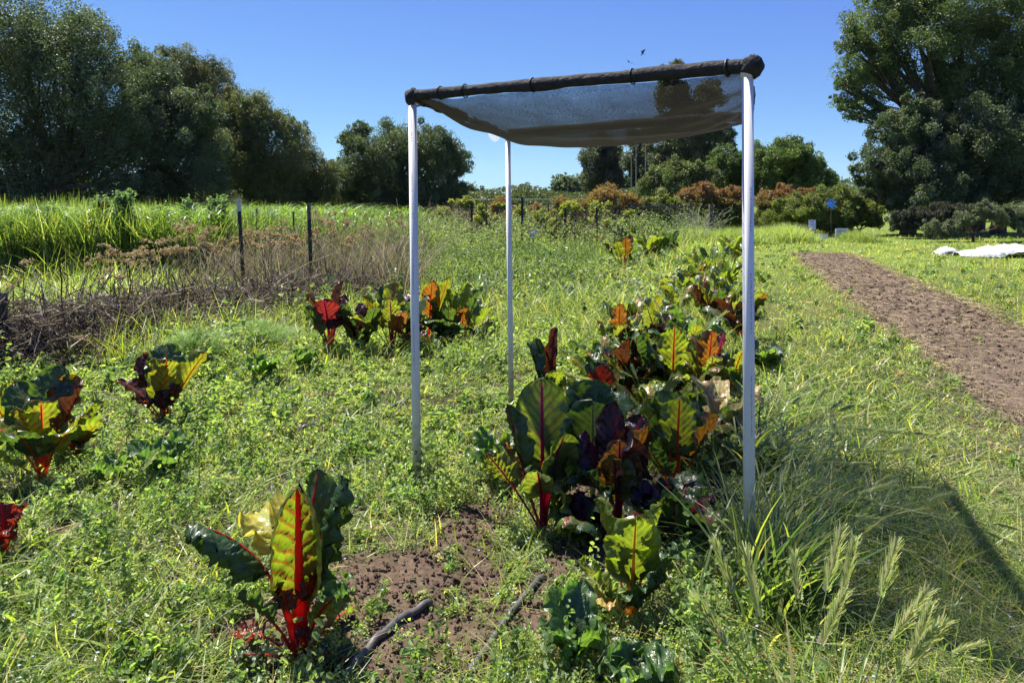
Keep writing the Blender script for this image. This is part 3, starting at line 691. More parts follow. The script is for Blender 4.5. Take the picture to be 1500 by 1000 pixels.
D = dict
chard('tall red stalked chard with one upright bright leaf, front left by the bare earth', 438, 968, [
    (-80, 0, 8, .21, .35, .108, D(kind='lime', stalk='red', fold=-1.15, pk=.026, ruf=.012, sw=.021, tap=.66, tipc=.2)),
    (168, 10, 80, .29, .30, .065, D(kind='dark', stalk='red', fold=-1.3, pk=.03, tw=25, side=25, sw=.013)),
    (20, 6, 24, .24, .34, .05, D(kind='dark', stalk='red', fold=-1.4, pk=.03, tw=-30, side=-10, sw=.014)),
    (135, 10, 120, .33, .22, .08, D(kind='yellow', stalk='pale', fold=.2, pk=.014, ruf=.03, sw=.012, label='wilted straw yellow leaf flopping over behind', pw_=2.6)),
    (110, 10, 110, .34, .22, .07, D(kind='yellow', stalk='pale', fold=.3, ruf=.03, sw=.01, pw_=2.6)),
    (-20, 16, 50, .16, .1, .04, D(kind='green', stalk='red', fold=-.4, tw=-50, sw=.016)),
    (60, 4, 14, .2, .38, .07, D(kind='dark', stalk='red', fold=-.6, sw=.016)),
    (200, 22, 60, .16, .14, .045, D(kind='dark', stalk='red', fold=.5, tw=30, sw=.014)),
    (15, 35, 70, .12, .12, .04, D(kind='green', stalk='red', sw=.012)),
    (175, 45, 110, .14, .10, .03, D(kind='ruby', stalk='orange', sw=.01)),
    (200, 60, 95, .1, .12, .035, D(kind='dark', stalk='red', sw=.01)),
    (-20, 60, 95, .08, .11, .04, D(kind='dark', stalk='red', sw=.012)),
    (-110, 14, 22, .2, .08, .03, D(kind='ruby', stalk='red', sw=.02)),
    (-40, 12, 16, .22, .08, .03, D(kind='ruby', stalk='red', sw=.018)),
    (-140, 12, 24, .2, .08, .03, D(kind='dark', stalk='red', sw=.018)),
    (-60, 22, 35, .11, .05, .02, D(kind='ruby', stalk='red', sw=.015))])
chard('tallest magenta stalked chard with a broad veined leaf between the front legs', 795, 778, [
    (100, 2, 6, .30, .35, .105, D(kind='green', stalk='magenta', fold=.1, pk=.006, ruf=.006, sw=.013, side=-10)),
    (-50, 8, 30, .24, .24, .085, D(kind='green', stalk='magenta', fold=-.3, pk=.005, ruf=.01, sw=.013)),
    (-100, 10, 55, .2, .18, .07, D(kind='green', stalk='magenta', fold=-.5, pk=.006, sw=.013)),
    (170, 18, 12, .28, .28, .06, D(kind='dark', stalk='magenta', fold=.8, tw=60, sw=.012)),
    (185, 30, 42, .26, .16, .06, D(kind='lime', stalk='magenta', tw=70, sw=.011)),
    (10, 10, 24, .24, .26, .10, D(kind='dark', stalk='magenta', fold=.3, tw=-30, sw=.013)),
    (55, 6, 20, .22, .32, .10, D(kind='dark', stalk='magenta', sw=.013)),
    (150, 22, 40, .2, .2, .07, D(kind='orange', stalk='magenta', tw=40, sw=.012)),
    (-100, 5, 10, .2, .1, .05, D(kind='dark', stalk='magenta', sw=.014)),
    (-20, 16, 60, .16, .16, .08, D(kind='dark', stalk='magenta', sw=.012))])
chard('small bright lime chard with yellow stalks at the near end of the row', 925, 912, [
    (-85, 6, 14, .14, .23, .08, D(kind='lime', stalk='yellow', fold=.2, pk=.009, sw=.010)),
    (20, 14, 22, .19, .2, .06, D(kind='lime', stalk='yellow', tw=-40, fold=.5)),
    (60, 10, 15, .13, .2, .05, D(kind='lime', stalk='yellow', tw=40, fold=.6)),
    (160, 15, 18, .17, .24, .055, D(kind='lime', stalk='yellow', tw=50, fold=.6)),
    (0, 25, 50, .12, .18, .07, D(kind='dark', stalk='yellow', tw=-20)),
    (190, 30, 60, .1, .17, .06, D(kind='green', stalk='yellow')),
    (215, 40, 85, .1, .14, .05, D(kind='withered', stalk='yellow')),
    (-60, 20, 55, .1, .12, .06, D(kind='dark', stalk='yellow')),
    (-120, 25, 70, .08, .12, .05, D(kind='dark', stalk='yellow')),
    (110, 8, 20, .14, .18, .07, D(kind='green', stalk='yellow'))])
chard('dark purple chard with orange tinted leaves behind the lime yellow one', 905, 778, [
    (-90, 6, 14, .16, .24, .085, D(kind='orange', stalk='magenta', pk=.014, fold=-.4)),
    (-110, 8, 22, .12, .22, .075, D(kind='green', stalk='magenta', pk=.012)),
    (-60, 8, 20, .16, .26, .085, D(kind='purple', stalk='magenta', pk=.018, fold=-.7)),
    (150, 14, 35, .16, .26, .08, D(kind='purple', stalk='magenta', pk=.018, fold=-.7)),
    (200, 20, 60, .14, .24, .075, D(kind='dark', stalk='magenta', pk=.016)),
    (100, 5, 12, .22, .3, .08, D(kind='purple', stalk='magenta', pk=.02, fold=-.8)),
    (0, 10, 26, .2, .26, .06, D(kind='orange', stalk='orange', pk=.014, tw=-50, fold=.4)),
    (40, 12, 30, .2, .28, .09, D(kind='purple', stalk='magenta', pk=.018)),
    (-20, 30, 80, .12, .2, .07, D(kind='purple', stalk='magenta', pk=.016))])
chard('broad green leaved chard with orange midribs beside the right front leg', 990, 742, [
    (-85, 4, 10, .26, .26, .078, D(kind='green', stalk='orange', pk=.009, sw=.012)),
    (150, 12, 22, .24, .26, .08, D(kind='green', stalk='orange', pk=.009, tw=80, sw=.011)),
    (20, 18, 50, .22, .24, .085, D(kind='orange', stalk='orange', tw=-60, fold=.3)),
    (120, 8, 15, .24, .28, .10, D(kind='dark', stalk='orange')),
    (60, 12, 25, .22, .26, .09, D(kind='dark', stalk='orange', tw=50)),
    (-40, 25, 60, .16, .2, .08, D(kind='dark', stalk='orange')),
    (210, 20, 50, .18, .2, .08, D(kind='dark', stalk='orange'))])
chard('dark glossy green chard with pale veins, just right of the tallest magenta one', 868, 728, [
    (-95, 4, 18, .2, .28, .12, D(kind='dark', stalk='pale', pk=.007)),
    (30, 8, 45, .24, .28, .12, D(kind='dark', stalk='pale', pk=.008)),
    (100, 5, 30, .26, .28, .11, D(kind='dark', stalk='pale', pk=.008)),
    (160, 15, 40, .2, .26, .09, D(kind='green', stalk='pale')),
    (-30, 12, 30, .2, .2, .09, D(kind='green', stalk='pale', pk=.008)),
    (70, 6, 12, .28, .26, .1, D(kind='dark', stalk='pale'))])
chard('chard with one ruby backlit leaf behind the dark glossy plant', 878, 640, [
    (-85, 4, 12, .16, .3, .085, D(kind='ruby', stalk='red', fold=-.2)),
    (-50, 10, 30, .16, .22, .07, D(kind='lime', stalk='orange', tw=40)),
    (20, 10, 30, .2, .22, .08, D(kind='green', stalk='orange')),
    (170, 18, 45, .18, .22, .07, D(kind='lime', stalk='orange')),
    (120, 8, 20, .2, .25, .08, D(kind='dark', stalk='red')),
    (90, 8, 30, .2, .25, .08, D(kind='purple', stalk='red'))])
chard('chard with twisted upright dark leaves at the left edge of the right hand row', 805, 618, [
    (150, 14, 22, .22, .30, .055, D(kind='dark', stalk='yellow', fold=1.0, tw=60)),
    (60, 6, 12, .24, .36, .05, D(kind='purple', stalk='red', fold=1.1, pk=.014)),
    (120, 8, 30, .24, .3, .06, D(kind='dark', stalk='yellow', fold=.9, tw=-50)),
    (-70, 12, 30, .16, .22, .07, D(kind='lime', stalk='yellow')),
    (10, 25, 70, .18, .2, .07, D(kind='lime', stalk='yellow')),
    (-110, 10, 35, .14, .2, .08, D(kind='dark', stalk='yellow'))])
chard('yellow stalked lime chard in the middle of the row right of the ruby leaf', 962, 650, n=9, h=.36, kinds=('lime', 'dark', 'green', 'lime'), stalk='yellow', W=.065)
chard('dull green chard with a pale curled leaf close to the right front leg', 1050, 660, n=8, h=.4, kinds=('dark', 'green', 'withered'), stalk='pale', W=.07)
chard('crinkled dark chard with orange red stalks, fifth from the near end of the row', 925, 588, [
    (-110, 6, 20, .2, .26, .08, D(kind='purple', stalk='orange', fold=-.6, pk=.02)),
    (-70, 6, 16, .2, .3, .09, D(kind='dark', stalk='orange', fold=-.7, pk=.02)),
    (-90, 15, 45, .22, .15, .05, D(kind='orange', stalk='orange'))], n=6, h=.48, kinds=('purple', 'dark', 'green'), stalk='orange', pk=.018)
chard('red stalked chard with an upright backlit green leaf, beside the crinkled dark one', 985, 585, [
    (-85, 3, 10, .18, .34, .1, D(kind='green', stalk='orange', sw=.011))], n=8, h=.45, kinds=('purple', 'dark', 'green'), stalk='magenta', pk=.015)
chard('chard with a curled russet red leaf next to the right front leg', 1035, 600, [
    (-80, 6, 14, .24, .3, .075, D(kind='orange', stalk='red', fold=.6)),
    (20, 10, 25, .22, .3, .075, D(kind='ruby', stalk='magenta', fold=.5)),
    (-100, 25, 60, .2, .12, .05, D(kind='purple', stalk='magenta'))], n=6, h=.42, kinds=('dark', 'green', 'lime'), stalk='magenta')
chard('purple chard with crumpled leaves in mid row below the far group', 905, 520, [(-80, 4, 12, .2, .3, .07, D(kind='orange', stalk='red'))], n=9, h=.45, kinds=('green', 'dark', 'green', 'purple', 'lime'), stalk='red', pk=.018)
chard('broad dark chard with drooping purple leaves in mid row', 965, 520, n=10, h=.48, kinds=('green', 'dark', 'green', 'purple', 'lime'), stalk='magenta', W=.1, pk=.015)
chard('green chard with a pointed upright leaf in mid row near the right leg', 1015, 522, n=10, h=.5, kinds=('green', 'dark', 'green'), stalk='pale', W=.09)
chard('chard half hidden behind the right front leg with one leaf showing right of it', 1085, 500, [(5, 20, 50, .24, .3, .08, D(kind='orange', stalk='orange', tw=-50))], n=9, h=.5, kinds=('dark', 'green', 'purple'), stalk='orange')
chard('low green chard with waxy leaves to the right of the right front leg', 1120, 548, n=8, h=.3, kinds=('dark', 'green'), stalk='pale')
chard('dark chard with a red leaf at the left side of mid row', 925, 492, n=9, h=.45, kinds=('dark', 'green', 'green', 'dark', 'orange'), stalk='red')
chard('crumpled purple chard with grey sheen left of the right leg in mid row', 1040, 480, n=10, h=.5, kinds=('purple', 'green', 'dark', 'lime'), stalk='red', pk=.02)
chard('bright green chard in the back half of the right row', 990, 465, n=9, h=.42, kinds=('lime', 'green', 'green', 'dark'), stalk='orange')
chard('small green chard with a red shoot in the back half of the row', 1015, 425, n=9, h=.42, kinds=('green', 'dark', 'lime'), stalk='red', res=.5)
chard('green chard beside the leg in the back half of the row', 1062, 432, n=9, h=.5, kinds=('green', 'lime', 'dark'), stalk='yellow', res=.5)
chard('yellowish chard where the right row thins out', 975, 432, n=7, h=.35, kinds=('lime', 'orange', 'green'), stalk='yellow', res=.5)
chard('green chard with dark edges near the far end of the right row', 1045, 402, n=10, h=.55, kinds=('green', 'dark', 'lime'), stalk='pale', W=.09, res=.5)
chard('farthest leafy chard of the right row behind the front leg', 1075, 385, n=10, h=.6, kinds=('green', 'dark'), stalk='yellow', W=.09, res=.5)
# left beds
chard('red chard with fanned ruby leaves left of the left front leg', 484, 522, [
    (165, 14, 40, .25, .35, .10, D(kind='orange', stalk='magenta', tw=50, fold=.3, sw=.016)),
    (-100, 6, 30, .25, .30, .12, D(kind='ruby', stalk='magenta', fold=.2, sw=.02)),
    (20, 6, 14, .3, .38, .07, D(kind='purple', stalk='magenta', fold=.9, sw=.014, pk=.02)),
    (190, 20, 35, .2, .3, .09, D(kind='dark', stalk='magenta', tw=60, sw=.014)),
    (-60, 10, 16, .26, .1, .05, D(kind='purple', stalk='magenta', sw=.018)),
    (60, 12, 30, .26, .3, .08, D(kind='purple', stalk='magenta', sw=.014))])
chard('chard with lime and orange leaves directly left of the left front leg', 575, 522, [
    (-90, 8, 25, .25, .30, .085, D(kind='lime', stalk='magenta', sw=.014)),
    (-60, 15, 50, .25, .24, .07, D(kind='orange', stalk='magenta', sw=.014)),
    (175, 18, 40, .25, .35, .09, D(kind='lime', stalk='orange', tw=60)),
    (200, 25, 80, .28, .3, .08, D(kind='lime', stalk='orange')),
    (-40, 40, 95, .3, .2, .08, D(kind='purple', stalk='magenta', sw=.016)),
    (15, 20, 30, .25, .3, .08, D(kind='dark', stalk='magenta', tw=-50)),
    (90, 5, 15, .3, .36, .09, D(kind='lime', stalk='orange')),
    (130, 12, 25, .3, .34, .08, D(kind='dark', stalk='magenta'))])
chard('chard with a bright orange fanned leaf directly right of the left front leg', 628, 505, [
    (-70, 6, 22, .3, .36, .09, D(kind='orange', stalk='red', sw=.014, tw=25)),
    (0, 14, 20, .28, .4, .09, D(kind='lime', stalk='orange', tw=-50)),
    (30, 14, 30, .25, .34, .09, D(kind='dark', stalk='orange')),
    (-30, 30, 80, .25, .22, .09, D(kind='dark', stalk='red')),
    (170, 15, 40, .2, .3, .08, D(kind='dark', stalk='red'))])
chard('last chard of the left group, lime leaves and one small orange one', 675, 510, [
    (-70, 10, 22, .2, .22, .07, D(kind='orange', stalk='orange')),
    (170, 8, 20, .2, .38, .09, D(kind='lime', stalk='yellow', tw=60)),
    (10, 14, 22, .24, .34, .09, D(kind='dark', stalk='yellow', tw=-40)),
    (60, 8, 16, .24, .38, .08, D(kind='lime', stalk='yellow')),
    (-110, 25, 70, .2, .2, .09, D(kind='dark', stalk='yellow'))])
chard('chard with two backlit yellow green red veined leaves before the brush heap', 240, 622, [
    (-120, 6, 12, .14, .30, .085, D(kind='lime', stalk='red', fold=.2, sw=.013, side=10)),
    (-55, 8, 16, .16, .28, .09, D(kind='lime', stalk='red', fold=.3, sw=.012)),
    (10, 22, 40, .22, .3, .07, D(kind='lime', stalk='orange', tw=-50, fold=.7)),
    (150, 16, 45, .2, .28, .09, D(kind='purple', stalk='red')),
    (110, 8, 40, .22, .3, .1, D(kind='dark', stalk='red')),
    (190, 25, 70, .15, .26, .09, D(kind='purple', stalk='orange')),
    (-150, 30, 60, .15, .12, .06, D(kind='ruby', stalk='red', sw=.013)),
    (-30, 20, 30, .15, .15, .05, D(kind='purple', stalk='red')),
    (-90, 10, 20, .12, .12, .06, D(kind='purple', stalk='magenta'))])
chard('wide green and gold chard near the left edge below the brush heap', 62, 705, [
    (-60, 10, 25, .2, .26, .1, D(kind='lime', stalk='orange', fold=.4)),
    (-110, 10, 30, .18, .26, .09, D(kind='lime', stalk='orange')),
    (50, 8, 30, .28, .26, .075, D(kind='orange', stalk='orange', tw=40)),
    (10, 15, 30, .26, .26, .06, D(kind='purple', stalk='red', fold=.7)),
    (90, 8, 20, .3, .28, .1, D(kind='dark', stalk='orange')),
    (150, 15, 45, .26, .28, .1, D(kind='dark', stalk='orange')),
    (-85, 20, 60, .18, .22, .1, D(kind='dark', stalk='orange')),
    (-30, 25, 60, .2, .2, .08, D(kind='green', stalk='orange')),
    (200, 20, 70, .22, .26, .1, D(kind='green', stalk='orange')),
    (-130, 35, 90, .15, .22, .09, D(kind='lime', stalk='yellow'))])
chard('scrap of chard with bright red leaves at the left edge in deep grass', 8, 815, [
    (20, 10, 30, .08, .12, .04, D(kind='ruby', stalk='red')),
    (140, 10, 30, .08, .12, .045, D(kind='ruby', stalk='red')),
    (-70, 20, 60, .06, .1, .04, D(kind='ruby', stalk='red')),
    (-110, 20, 40, .06, .1, .03, D(kind='ruby', stalk='red'))])
chard('far chard with splayed orange red stalks beyond the middle leg', 915, 402, [
    (150, 30, 45, .4, .3, .1, D(kind='purple', stalk='orange', tw=40, sw=.02)),
    (-90, 6, 14, .35, .36, .1, D(kind='orange', stalk='orange', sw=.022)),
    (45, 12, 25, .35, .4, .11, D(kind='purple', stalk='orange', sw=.02, fold=.5)),
    (-130, 20, 35, .35, .36, .1, D(kind='green', stalk='orange', sw=.018)),
    (0, 30, 60, .25, .36, .12, D(kind='dark', stalk='orange')),
    (90, 10, 30, .35, .36, .11, D(kind='dark', stalk='orange')),
    (180, 25, 60, .3, .3, .11, D(kind='dark', stalk='orange')),
    (-40, 20, 50, .3, .3, .1, D(kind='dark', stalk='orange', sw=.018))])
chard('far green chard with yellow flecks behind the splayed orange stalked one', 955, 388, n=11, h=.75, kinds=('green', 'dark', 'lime'), stalk='yellow', W=.12, res=.5)
chard('farthest small green chard of the left far pair', 980, 378, n=10, h=.65, kinds=('green', 'dark'), stalk='orange', W=.12, res=.5)

XG = ('dark', 'green', 'lime', 'green', 'dark')
for l_, px, py, n_, h_, k_, s_ in [
    ('bushy chard filling the gap between the red fanned one and the lime and orange one', 528, 520, 10, .5, ('lime', 'dark', 'dark', 'purple'), 'magenta'),
    ('bushy dark chard standing directly behind the left front leg', 600, 512, 10, .5, ('dark', 'lime', 'purple'), 'magenta'),
    ('glossy dark chard between the bright orange fanned leaf and the last left chard', 652, 508, 9, .48, ('dark', 'lime', 'dark'), 'orange'),
    ('small low chard at the right tip of the left group', 702, 498, 8, .4, ('dark', 'lime', 'green'), 'yellow'),
    ('low dark chard behind the wide green and gold chard at the left edge', 20, 655, 9, .4, XG, 'orange'),
    ('small green chard right of the wide green and gold chard', 112, 668, 8, .32, XG, 'orange'),
    ('low leafy chard at the left of the centre row behind the magenta stalked one', 822, 690, 9, .36, XG, 'orange'),
    ('dense green chard between the ruby leaved one and the right front leg', 1000, 690, 9, .38, XG, 'orange'),
    ('leafy chard tucked left of the crinkled dark one', 870, 590, 9, .38, XG, 'yellow'),
    ('spreading green chard right of the curled russet one', 1070, 575, 9, .4, XG, 'orange'),
    ('dark leafy chard crowding mid row behind the curled russet one', 1000, 548, 9, .45, XG, 'red'),
    ('low chard at the left rim of mid row', 880, 545, 9, .36, XG, 'red'),
    ('green chard between the two crumpled purple ones', 960, 488, 10, .42, XG, 'orange'),
    ('leafy chard just left of the leg in the back half of the row', 1070, 462, 10, .5, XG, 'magenta'),
    ('green chard in the thinning end of the row right of the yellowish one', 1010, 445, 9, .42, XG, 'yellow'),
    ('low chard left of the farthest leafy one', 1030, 412, 9, .5, XG, 'yellow'),
    ('shaded low chard in front of the purple one', 850, 800, 8, .24, ('dark', 'purple', 'dark', 'green'), 'magenta'),
    ('low dark chard between the lime yellow one and the orange ribbed one', 985, 800, 8, .28, ('dark', 'dark', 'green', 'purple'), 'magenta')]:
    chard(l_, px, py, n=n_ - 2, h=h_, kinds=k_, stalk=s_, W=.075, res=.6, pk=.014)
# brassica and leafy weeds
def leafy(name, label, cat, px, py, n, h, W, kind, stalk, az0=0, group=None, spread=1.0, **kw):
    x, y = at(px, py); root = thing(name, label, cat, (x, y, float(H(x, y))), group)
    for i in range(n):
        hh = h * U(.7, 1.1)
        chard_leaf(root, az0 + i * 137.5 + U(-15, 15), U(5, 30) * spread, U(25, 70) * spread, hh * .3, hh * .7, W * U(.8, 1.15), kind=kind[int(U(0, len(kind)))], stalk=stalk, side=U(-30, 30), tw=U(-35, 35),
                   fold=U(-.2, .6), pk=kw.get('pk', .006), ruf=kw.get('ruf', .02), sw=.004, res=kw.get('res', .7), nm='leaf')
    return root
ST_C['stem_green'] = (.14, .2, .06)
BL['waxy'] = ((.05, .10, .045), (.07, .13, .05), (.16, .34, .04))
BL['dock'] = ((.05, .11, .025), (.07, .14, .03), (.22, .42, .03))
leafy('brassica_plant', 'waxy green brassica with upright leaves, closest to the two pipes', 'vegetable plant', 838, 985, 8, .26, .055, ('waxy', 'dock'), 'stem_green', 90, 'broad leaved green plants among the weeds')
leafy('brassica_plant', 'frilly grey green brassica at the bottom edge beside the taller upright one', 'vegetable plant', 935, 1030, 9, .2, .05, ('waxy',), 'stem_green', 10, 'broad leaved green plants among the weeds', 1.3, ruf=.03)
leafy('dock_plant', 'broad leaved dock between the two left chards', 'weed', 240, 705, 10, .3, .05, ('dock', 'waxy'), 'stem_green', 30, 'broad leaved green plants among the weeds', 1.3)
leafy('dock_plant', 'smaller bright dock right of the wide green and gold chard', 'weed', 165, 715, 7, .22, .04, ('dock',), 'stem_green', 70, 'broad leaved green plants among the weeds', 1.3)
leafy('mallow_plant', 'bright lobed mallow below the red fanned chard', 'weed', 385, 560, 9, .28, .06, ('dock',), 'stem_green', 0, 'broad leaved green plants among the weeds', 1.3)
leafy('mallow_plant', 'bright mallow directly under the red fanned chard', 'weed', 445, 545, 8, .25, .06, ('dock',), 'stem_green', 50, 'broad leaved green plants among the weeds', 1.3)
leafy('dock_plant', 'lime leaved weed left of the tallest magenta stalked chard', 'weed', 725, 705, 11, .3, .045, ('dock', 'lime', 'waxy'), 'stem_green', 20, 'broad leaved green plants among the weeds', 1.4)
leafy('nettle_plant', 'low pale green nettle in the near left corner weeds', 'weed', 195, 985, 8, .14, .028, ('dock',), 'stem_green', 20, 'broad leaved green plants among the weeds', 1.6)
leafy('dock_plant', 'small leafy weed just right of the front left chard stalks', 'weed', 492, 905, 8, .17, .03, ('waxy', 'dock'), 'stem_green', 20, 'broad leaved green plants among the weeds', 1.1)
# feathery shrub in front of the brush heap
def feathery(label, px, py, h, w, n=260, group=None):
    x, y = at(px, py); root = thing('feathery_plant', label, 'plant', (x, y, float(H(x, y))), group)
    a = U(0, 6.28, n); q = U(0, 1, n) ** .7; k = 6; s = np.linspace(0, 1, k)
    hgt = h * U(.6, 1.05, n)
    P = np.zeros((n, k, 3)); hr = w * q
    P[:, :, 0] = np.cos(a)[:, None] * hr[:, None] * s ** 1.3; P[:, :, 1] = np.sin(a)[:, None] * hr[:, None] * s ** 1.3
    P[:, :, 2] = hgt[:, None] * (s - .35 * q[:, None] * s ** 3)
    V, Fq = vtubes(P, .0022 * (1 - .6 * s), 3); gg = Geo(); gg.add(V, Fq, (.10, .15, .05))
    gg.obj('stem', WEED, root)
    m = n * 110; si = rng.integers(0, n, m); ti = U(.25, 1, m); kk = np.minimum((ti * (k - 1)).astype(int), k - 2); fr = ti * (k - 1) - kk
    pp = P[si, kk] * (1 - fr)[:, None] + P[si, kk + 1] * fr[:, None]
    b = pp + rng.normal(0, .008, (m, 3)); aa = U(0, 6.28, m)
    V, Fq, mm = blades(b, aa, U(.02, .045, m), U(.3, 1.8, m), U(0, .6, m), U(.0012, .0022, m) * 1.2, 1)
    mesh_obj('fronds', V, Fq, WEED, root, col=np.repeat(mixc(m, [(.12, .20, .06), (.17, .26, .08)], [1, 1]), mm, 0))
feathery('feathery bright green plant in front of the brush heap', 285, 545, .42, .33)
feathery('smaller feathery green plant between brush heap and red fanned chard', 375, 515, .34, .5, 260)

# ------------------------------------------------------------------ irrigation pipes
def pipe(label, pts, r, group='black irrigation pipes lying in the weeds'):
    P = np.array([[*at(px, py), 0] for px, py in pts]); 
    t = np.linspace(0, len(P) - 1, 28); i0 = np.minimum(t.astype(int), len(P) - 2); f = (t - i0)[:, None]
    Q = P[i0] * (1 - f) + P[i0 + 1] * f; ker = np.array([.25, .5, .25])
    for _ in range(4): Q[1:-1] = Q[:-2] * .25 + Q[1:-1] * .5 + Q[2:] * .25
    Q[:, 2] = np.maximum(gh(Q[:, 0], Q[:, 1]), H(Q[:, 0], Q[:, 1])) + r * .8; Q[0, 2] -= .01; Q[-1, 2] -= .03
    o = Q[len(Q) // 2].copy(); o[2] -= r
    V, Fq = captube(Q - o, r, 14)
    ob = mesh_obj('irrigation_pipe', V, Fq, BLACKP, smooth=True, loc=o); tag(ob, label, 'pipe', group)
pipe('black pipe lying on the bare earth right of the front left chard', [(500, 1010), (540, 955), (585, 912), (632, 882)], .0145)
pipe('black pipe crossing the weeds toward the lime yellow chard', [(672, 1010), (705, 965), (742, 915), (800, 850)], .0125)
pipe('thin dark pipe in the weeds left of the left front leg', [(440, 632), (490, 616), (545, 603), (600, 588)], .013)
pipe('grey pipe end showing in grass left of the front left chard', [(95, 795), (130, 768), (185, 742)], .014)

# ------------------------------------------------------------------ wild barley
def head_geo(Lh, seed):
    n = 120; t = U(0, 1, n) ** .9; a = U(0, 6.28, n)
    axp = np.stack([0 * t, 0 * t, t * Lh], 1)
    out_ = np.stack([np.cos(a), np.sin(a), 0 * a], 1)
    La = Lh * U(.28, .5, n) * (1 - .25 * t)
    tip = axp + out_ * (La * .42)[:, None] + np.array([0, 0, 1]) * (La * .9)[:, None]
    sd_ = np.cross(out_, [0, 0, 1.]) * .0009
    V1 = np.stack([axp - sd_, axp + sd_, tip + sd_ * .5, tip - sd_ * .5], 1).reshape(-1, 3)
    m = 34; t = np.repeat(np.linspace(0, .97, m // 2), 2); sgn = np.tile([1, -1], m // 2)
    c0 = np.stack([sgn * .003, 0 * t, t * Lh], 1); k = len(t)
    V2 = np.stack([c0, c0 + np.stack([sgn * .004, 0 * t + .003, 0 * t + Lh * .05], 1), c0 + np.stack([sgn * .001, 0 * t, 0 * t + Lh * .12], 1), c0 + np.stack([-sgn * .003, 0 * t - .003, 0 * t + Lh * .05], 1)], 1).reshape(-1, 3)
    V = np.concatenate([V1, V2]); return V, np.arange(len(V)).reshape(-1, 4)
HEADM = leafmat('barley_awns', .5, (1.3, 1.35, .7), .4, .5)
hv = []
for j in range(3):
    V, Fq = head_geo((.07, .085, .06)[j], j)
    me_o = mesh_obj('seed_head', V, Fq, HEADM, col=mixc(len(V) // 4, [(.42, .46, .20), (.32, .40, .14), (.46, .40, .25)], [3, 2, 1]).repeat(4, 0))
    hv.append(me_o.data); COL.objects.unlink(me_o); bpy.data.objects.remove(me_o)
def barley(label, x, y, nb_, nh, h, dirx, lean, spread=.08, hs=1.0, bend=1.0, bw=.006, grp='wild barley tufts', colr=(.08, .13, .05)):
    root = thing('wild_barley', label, 'grass tuft', (x, y, float(H(x, y))), grp)
    nb_ = int(nb_ * .55); bw = bw * 1.6; b = np.stack([rng.normal(0, spread, nb_), rng.normal(0, spread, nb_), np.zeros(nb_) - .01], 1)
    az = dirx + rng.normal(0, 1.4, nb_)
    V, Fq, m = blades(b, az, U(.3, 1.0, nb_) * h, U(.1, lean, nb_), U(.2, bend + .6, nb_), U(.7, 1.7, nb_) * bw, 6)
    mesh_obj('blades', V, Fq, GRASS, root, col=np.repeat(mixc(nb_, [colr, YG, DG, ST], [4, 1.5, 2, .5]), m, 0))
    b = np.stack([rng.normal(0, spread, nh), rng.normal(0, spread, nh), np.zeros(nh)], 1); az = dirx + rng.normal(0, .7, nh)
    s = np.linspace(0, 1, 9); hh = U(.75, 1.15, nh) * h; le = U(.1, lean, nh); be = U(.2, max(.25, bend), nh)
    d = np.stack([np.cos(az), np.sin(az)], 1); P = np.zeros((nh, 9, 3))
    P[:, :, :2] = b[:, None, :2] + d[:, None] * ((le[:, None] * s + be[:, None] * s ** 2.2) * hh[:, None])[..., None]
    P[:, :, 2] = hh[:, None] * (s - .38 * be[:, None] * s ** 2.6)
    V, Fq = vtubes(P, .0012 + 0 * s, 4); gg = Geo().add(V, Fq, (.16, .22, .08)); (gg.obj('stalks', GRASS, root))
    for j in range(nh):
        T = P[j, -1] - P[j, -2]; o = bpy.data.objects.new('seed_head', hv[j % 3]); COL.objects.link(o); o.parent = root
        o.location = P[j, -1]; o.rotation_euler = Vector(T).to_track_quat('Z', 'Y').to_euler(); o.scale = ((1.15 if hs > 1.5 else .95) * hs * U(.85, 1.15),) * 3
    return root
E0 = 0.0
barley('dense barley tuft against the right front leg bending right', 1.12, 3.3, 420, 14, .42, E0, .7, .1, 1.2)
barley('wide barley tuft right of the right front leg with long arching heads', 1.35, 3.75, 420, 14, .45, E0 - .1, .9, .12, 1.25, 1.3)
barley('outermost barley tuft arching over the shade edge', 1.62, 3.55, 380, 12, .40, E0 + .1, 1.1, .1, 1.2, 1.4)
barley('barley tuft with grey blue blades behind the right front leg', 1.4, 4.3, 380, 12, .5, E0, .5, .1, 1.3, 1.0, .009, colr=(.08, .12, .09))
barley('sparse barley tuft further back along the right row edge', 1.75, 5.2, 260, 11, .45, E0, .7, .12, 1.3)
barley('barley tuft farther right in the sunlit grass', 2.1, 4.7, 240, 8, .3, E0, 1.1, .14, 1.1)
barley('thick grass tuft hiding the foot of the right front leg', .99, 2.83, 560, 4, .60, E0, .3, .09, 1.1, 0.05, .007)
barley('low barley tuft in the shade of the frame', 1.05, 2.75, 300, 4, .26, E0, .8, .14, 1.0)
barley('shaded grass tuft just right of the lime yellow chard', .8, 3.15, 240, 4, .3, E0 - .6, .6, .12, 1.0)
barley('near barley tuft with tall upright heads at the bottom edge', .78, 1.95, 60, 7, .50, 1.2, .25, .05, 1.75, .25, .008, colr=(.16, .22, .05))
barley('second near barley tuft leaning right at the bottom edge', .93, 2.02, 60, 5, .42, .3, .35, .04, 1.7, .3, .008, colr=(.16, .22, .05))
barley('thin barley tuft rising through the mid row chard', 1.0, 4.6, 16, 5, .52, 2.6, .4, .12, 1.25, .9)
barley('barley stems with drooping heads beside the crinkled dark chard', .85, 5.4, 20, 5, .5, 2.9, .5, .1, 1.4, 1.1)
barley('barley stems standing before the green midrow chard', 1.55, 6.4, 24, 6, .6, 1.4, .3, .15, 1.5, .5)
barley('barley stems in front of the right leg chard', 1.12, 4.1, 24, 5, .42, 2.0, .3, .1, 1.2, .6)
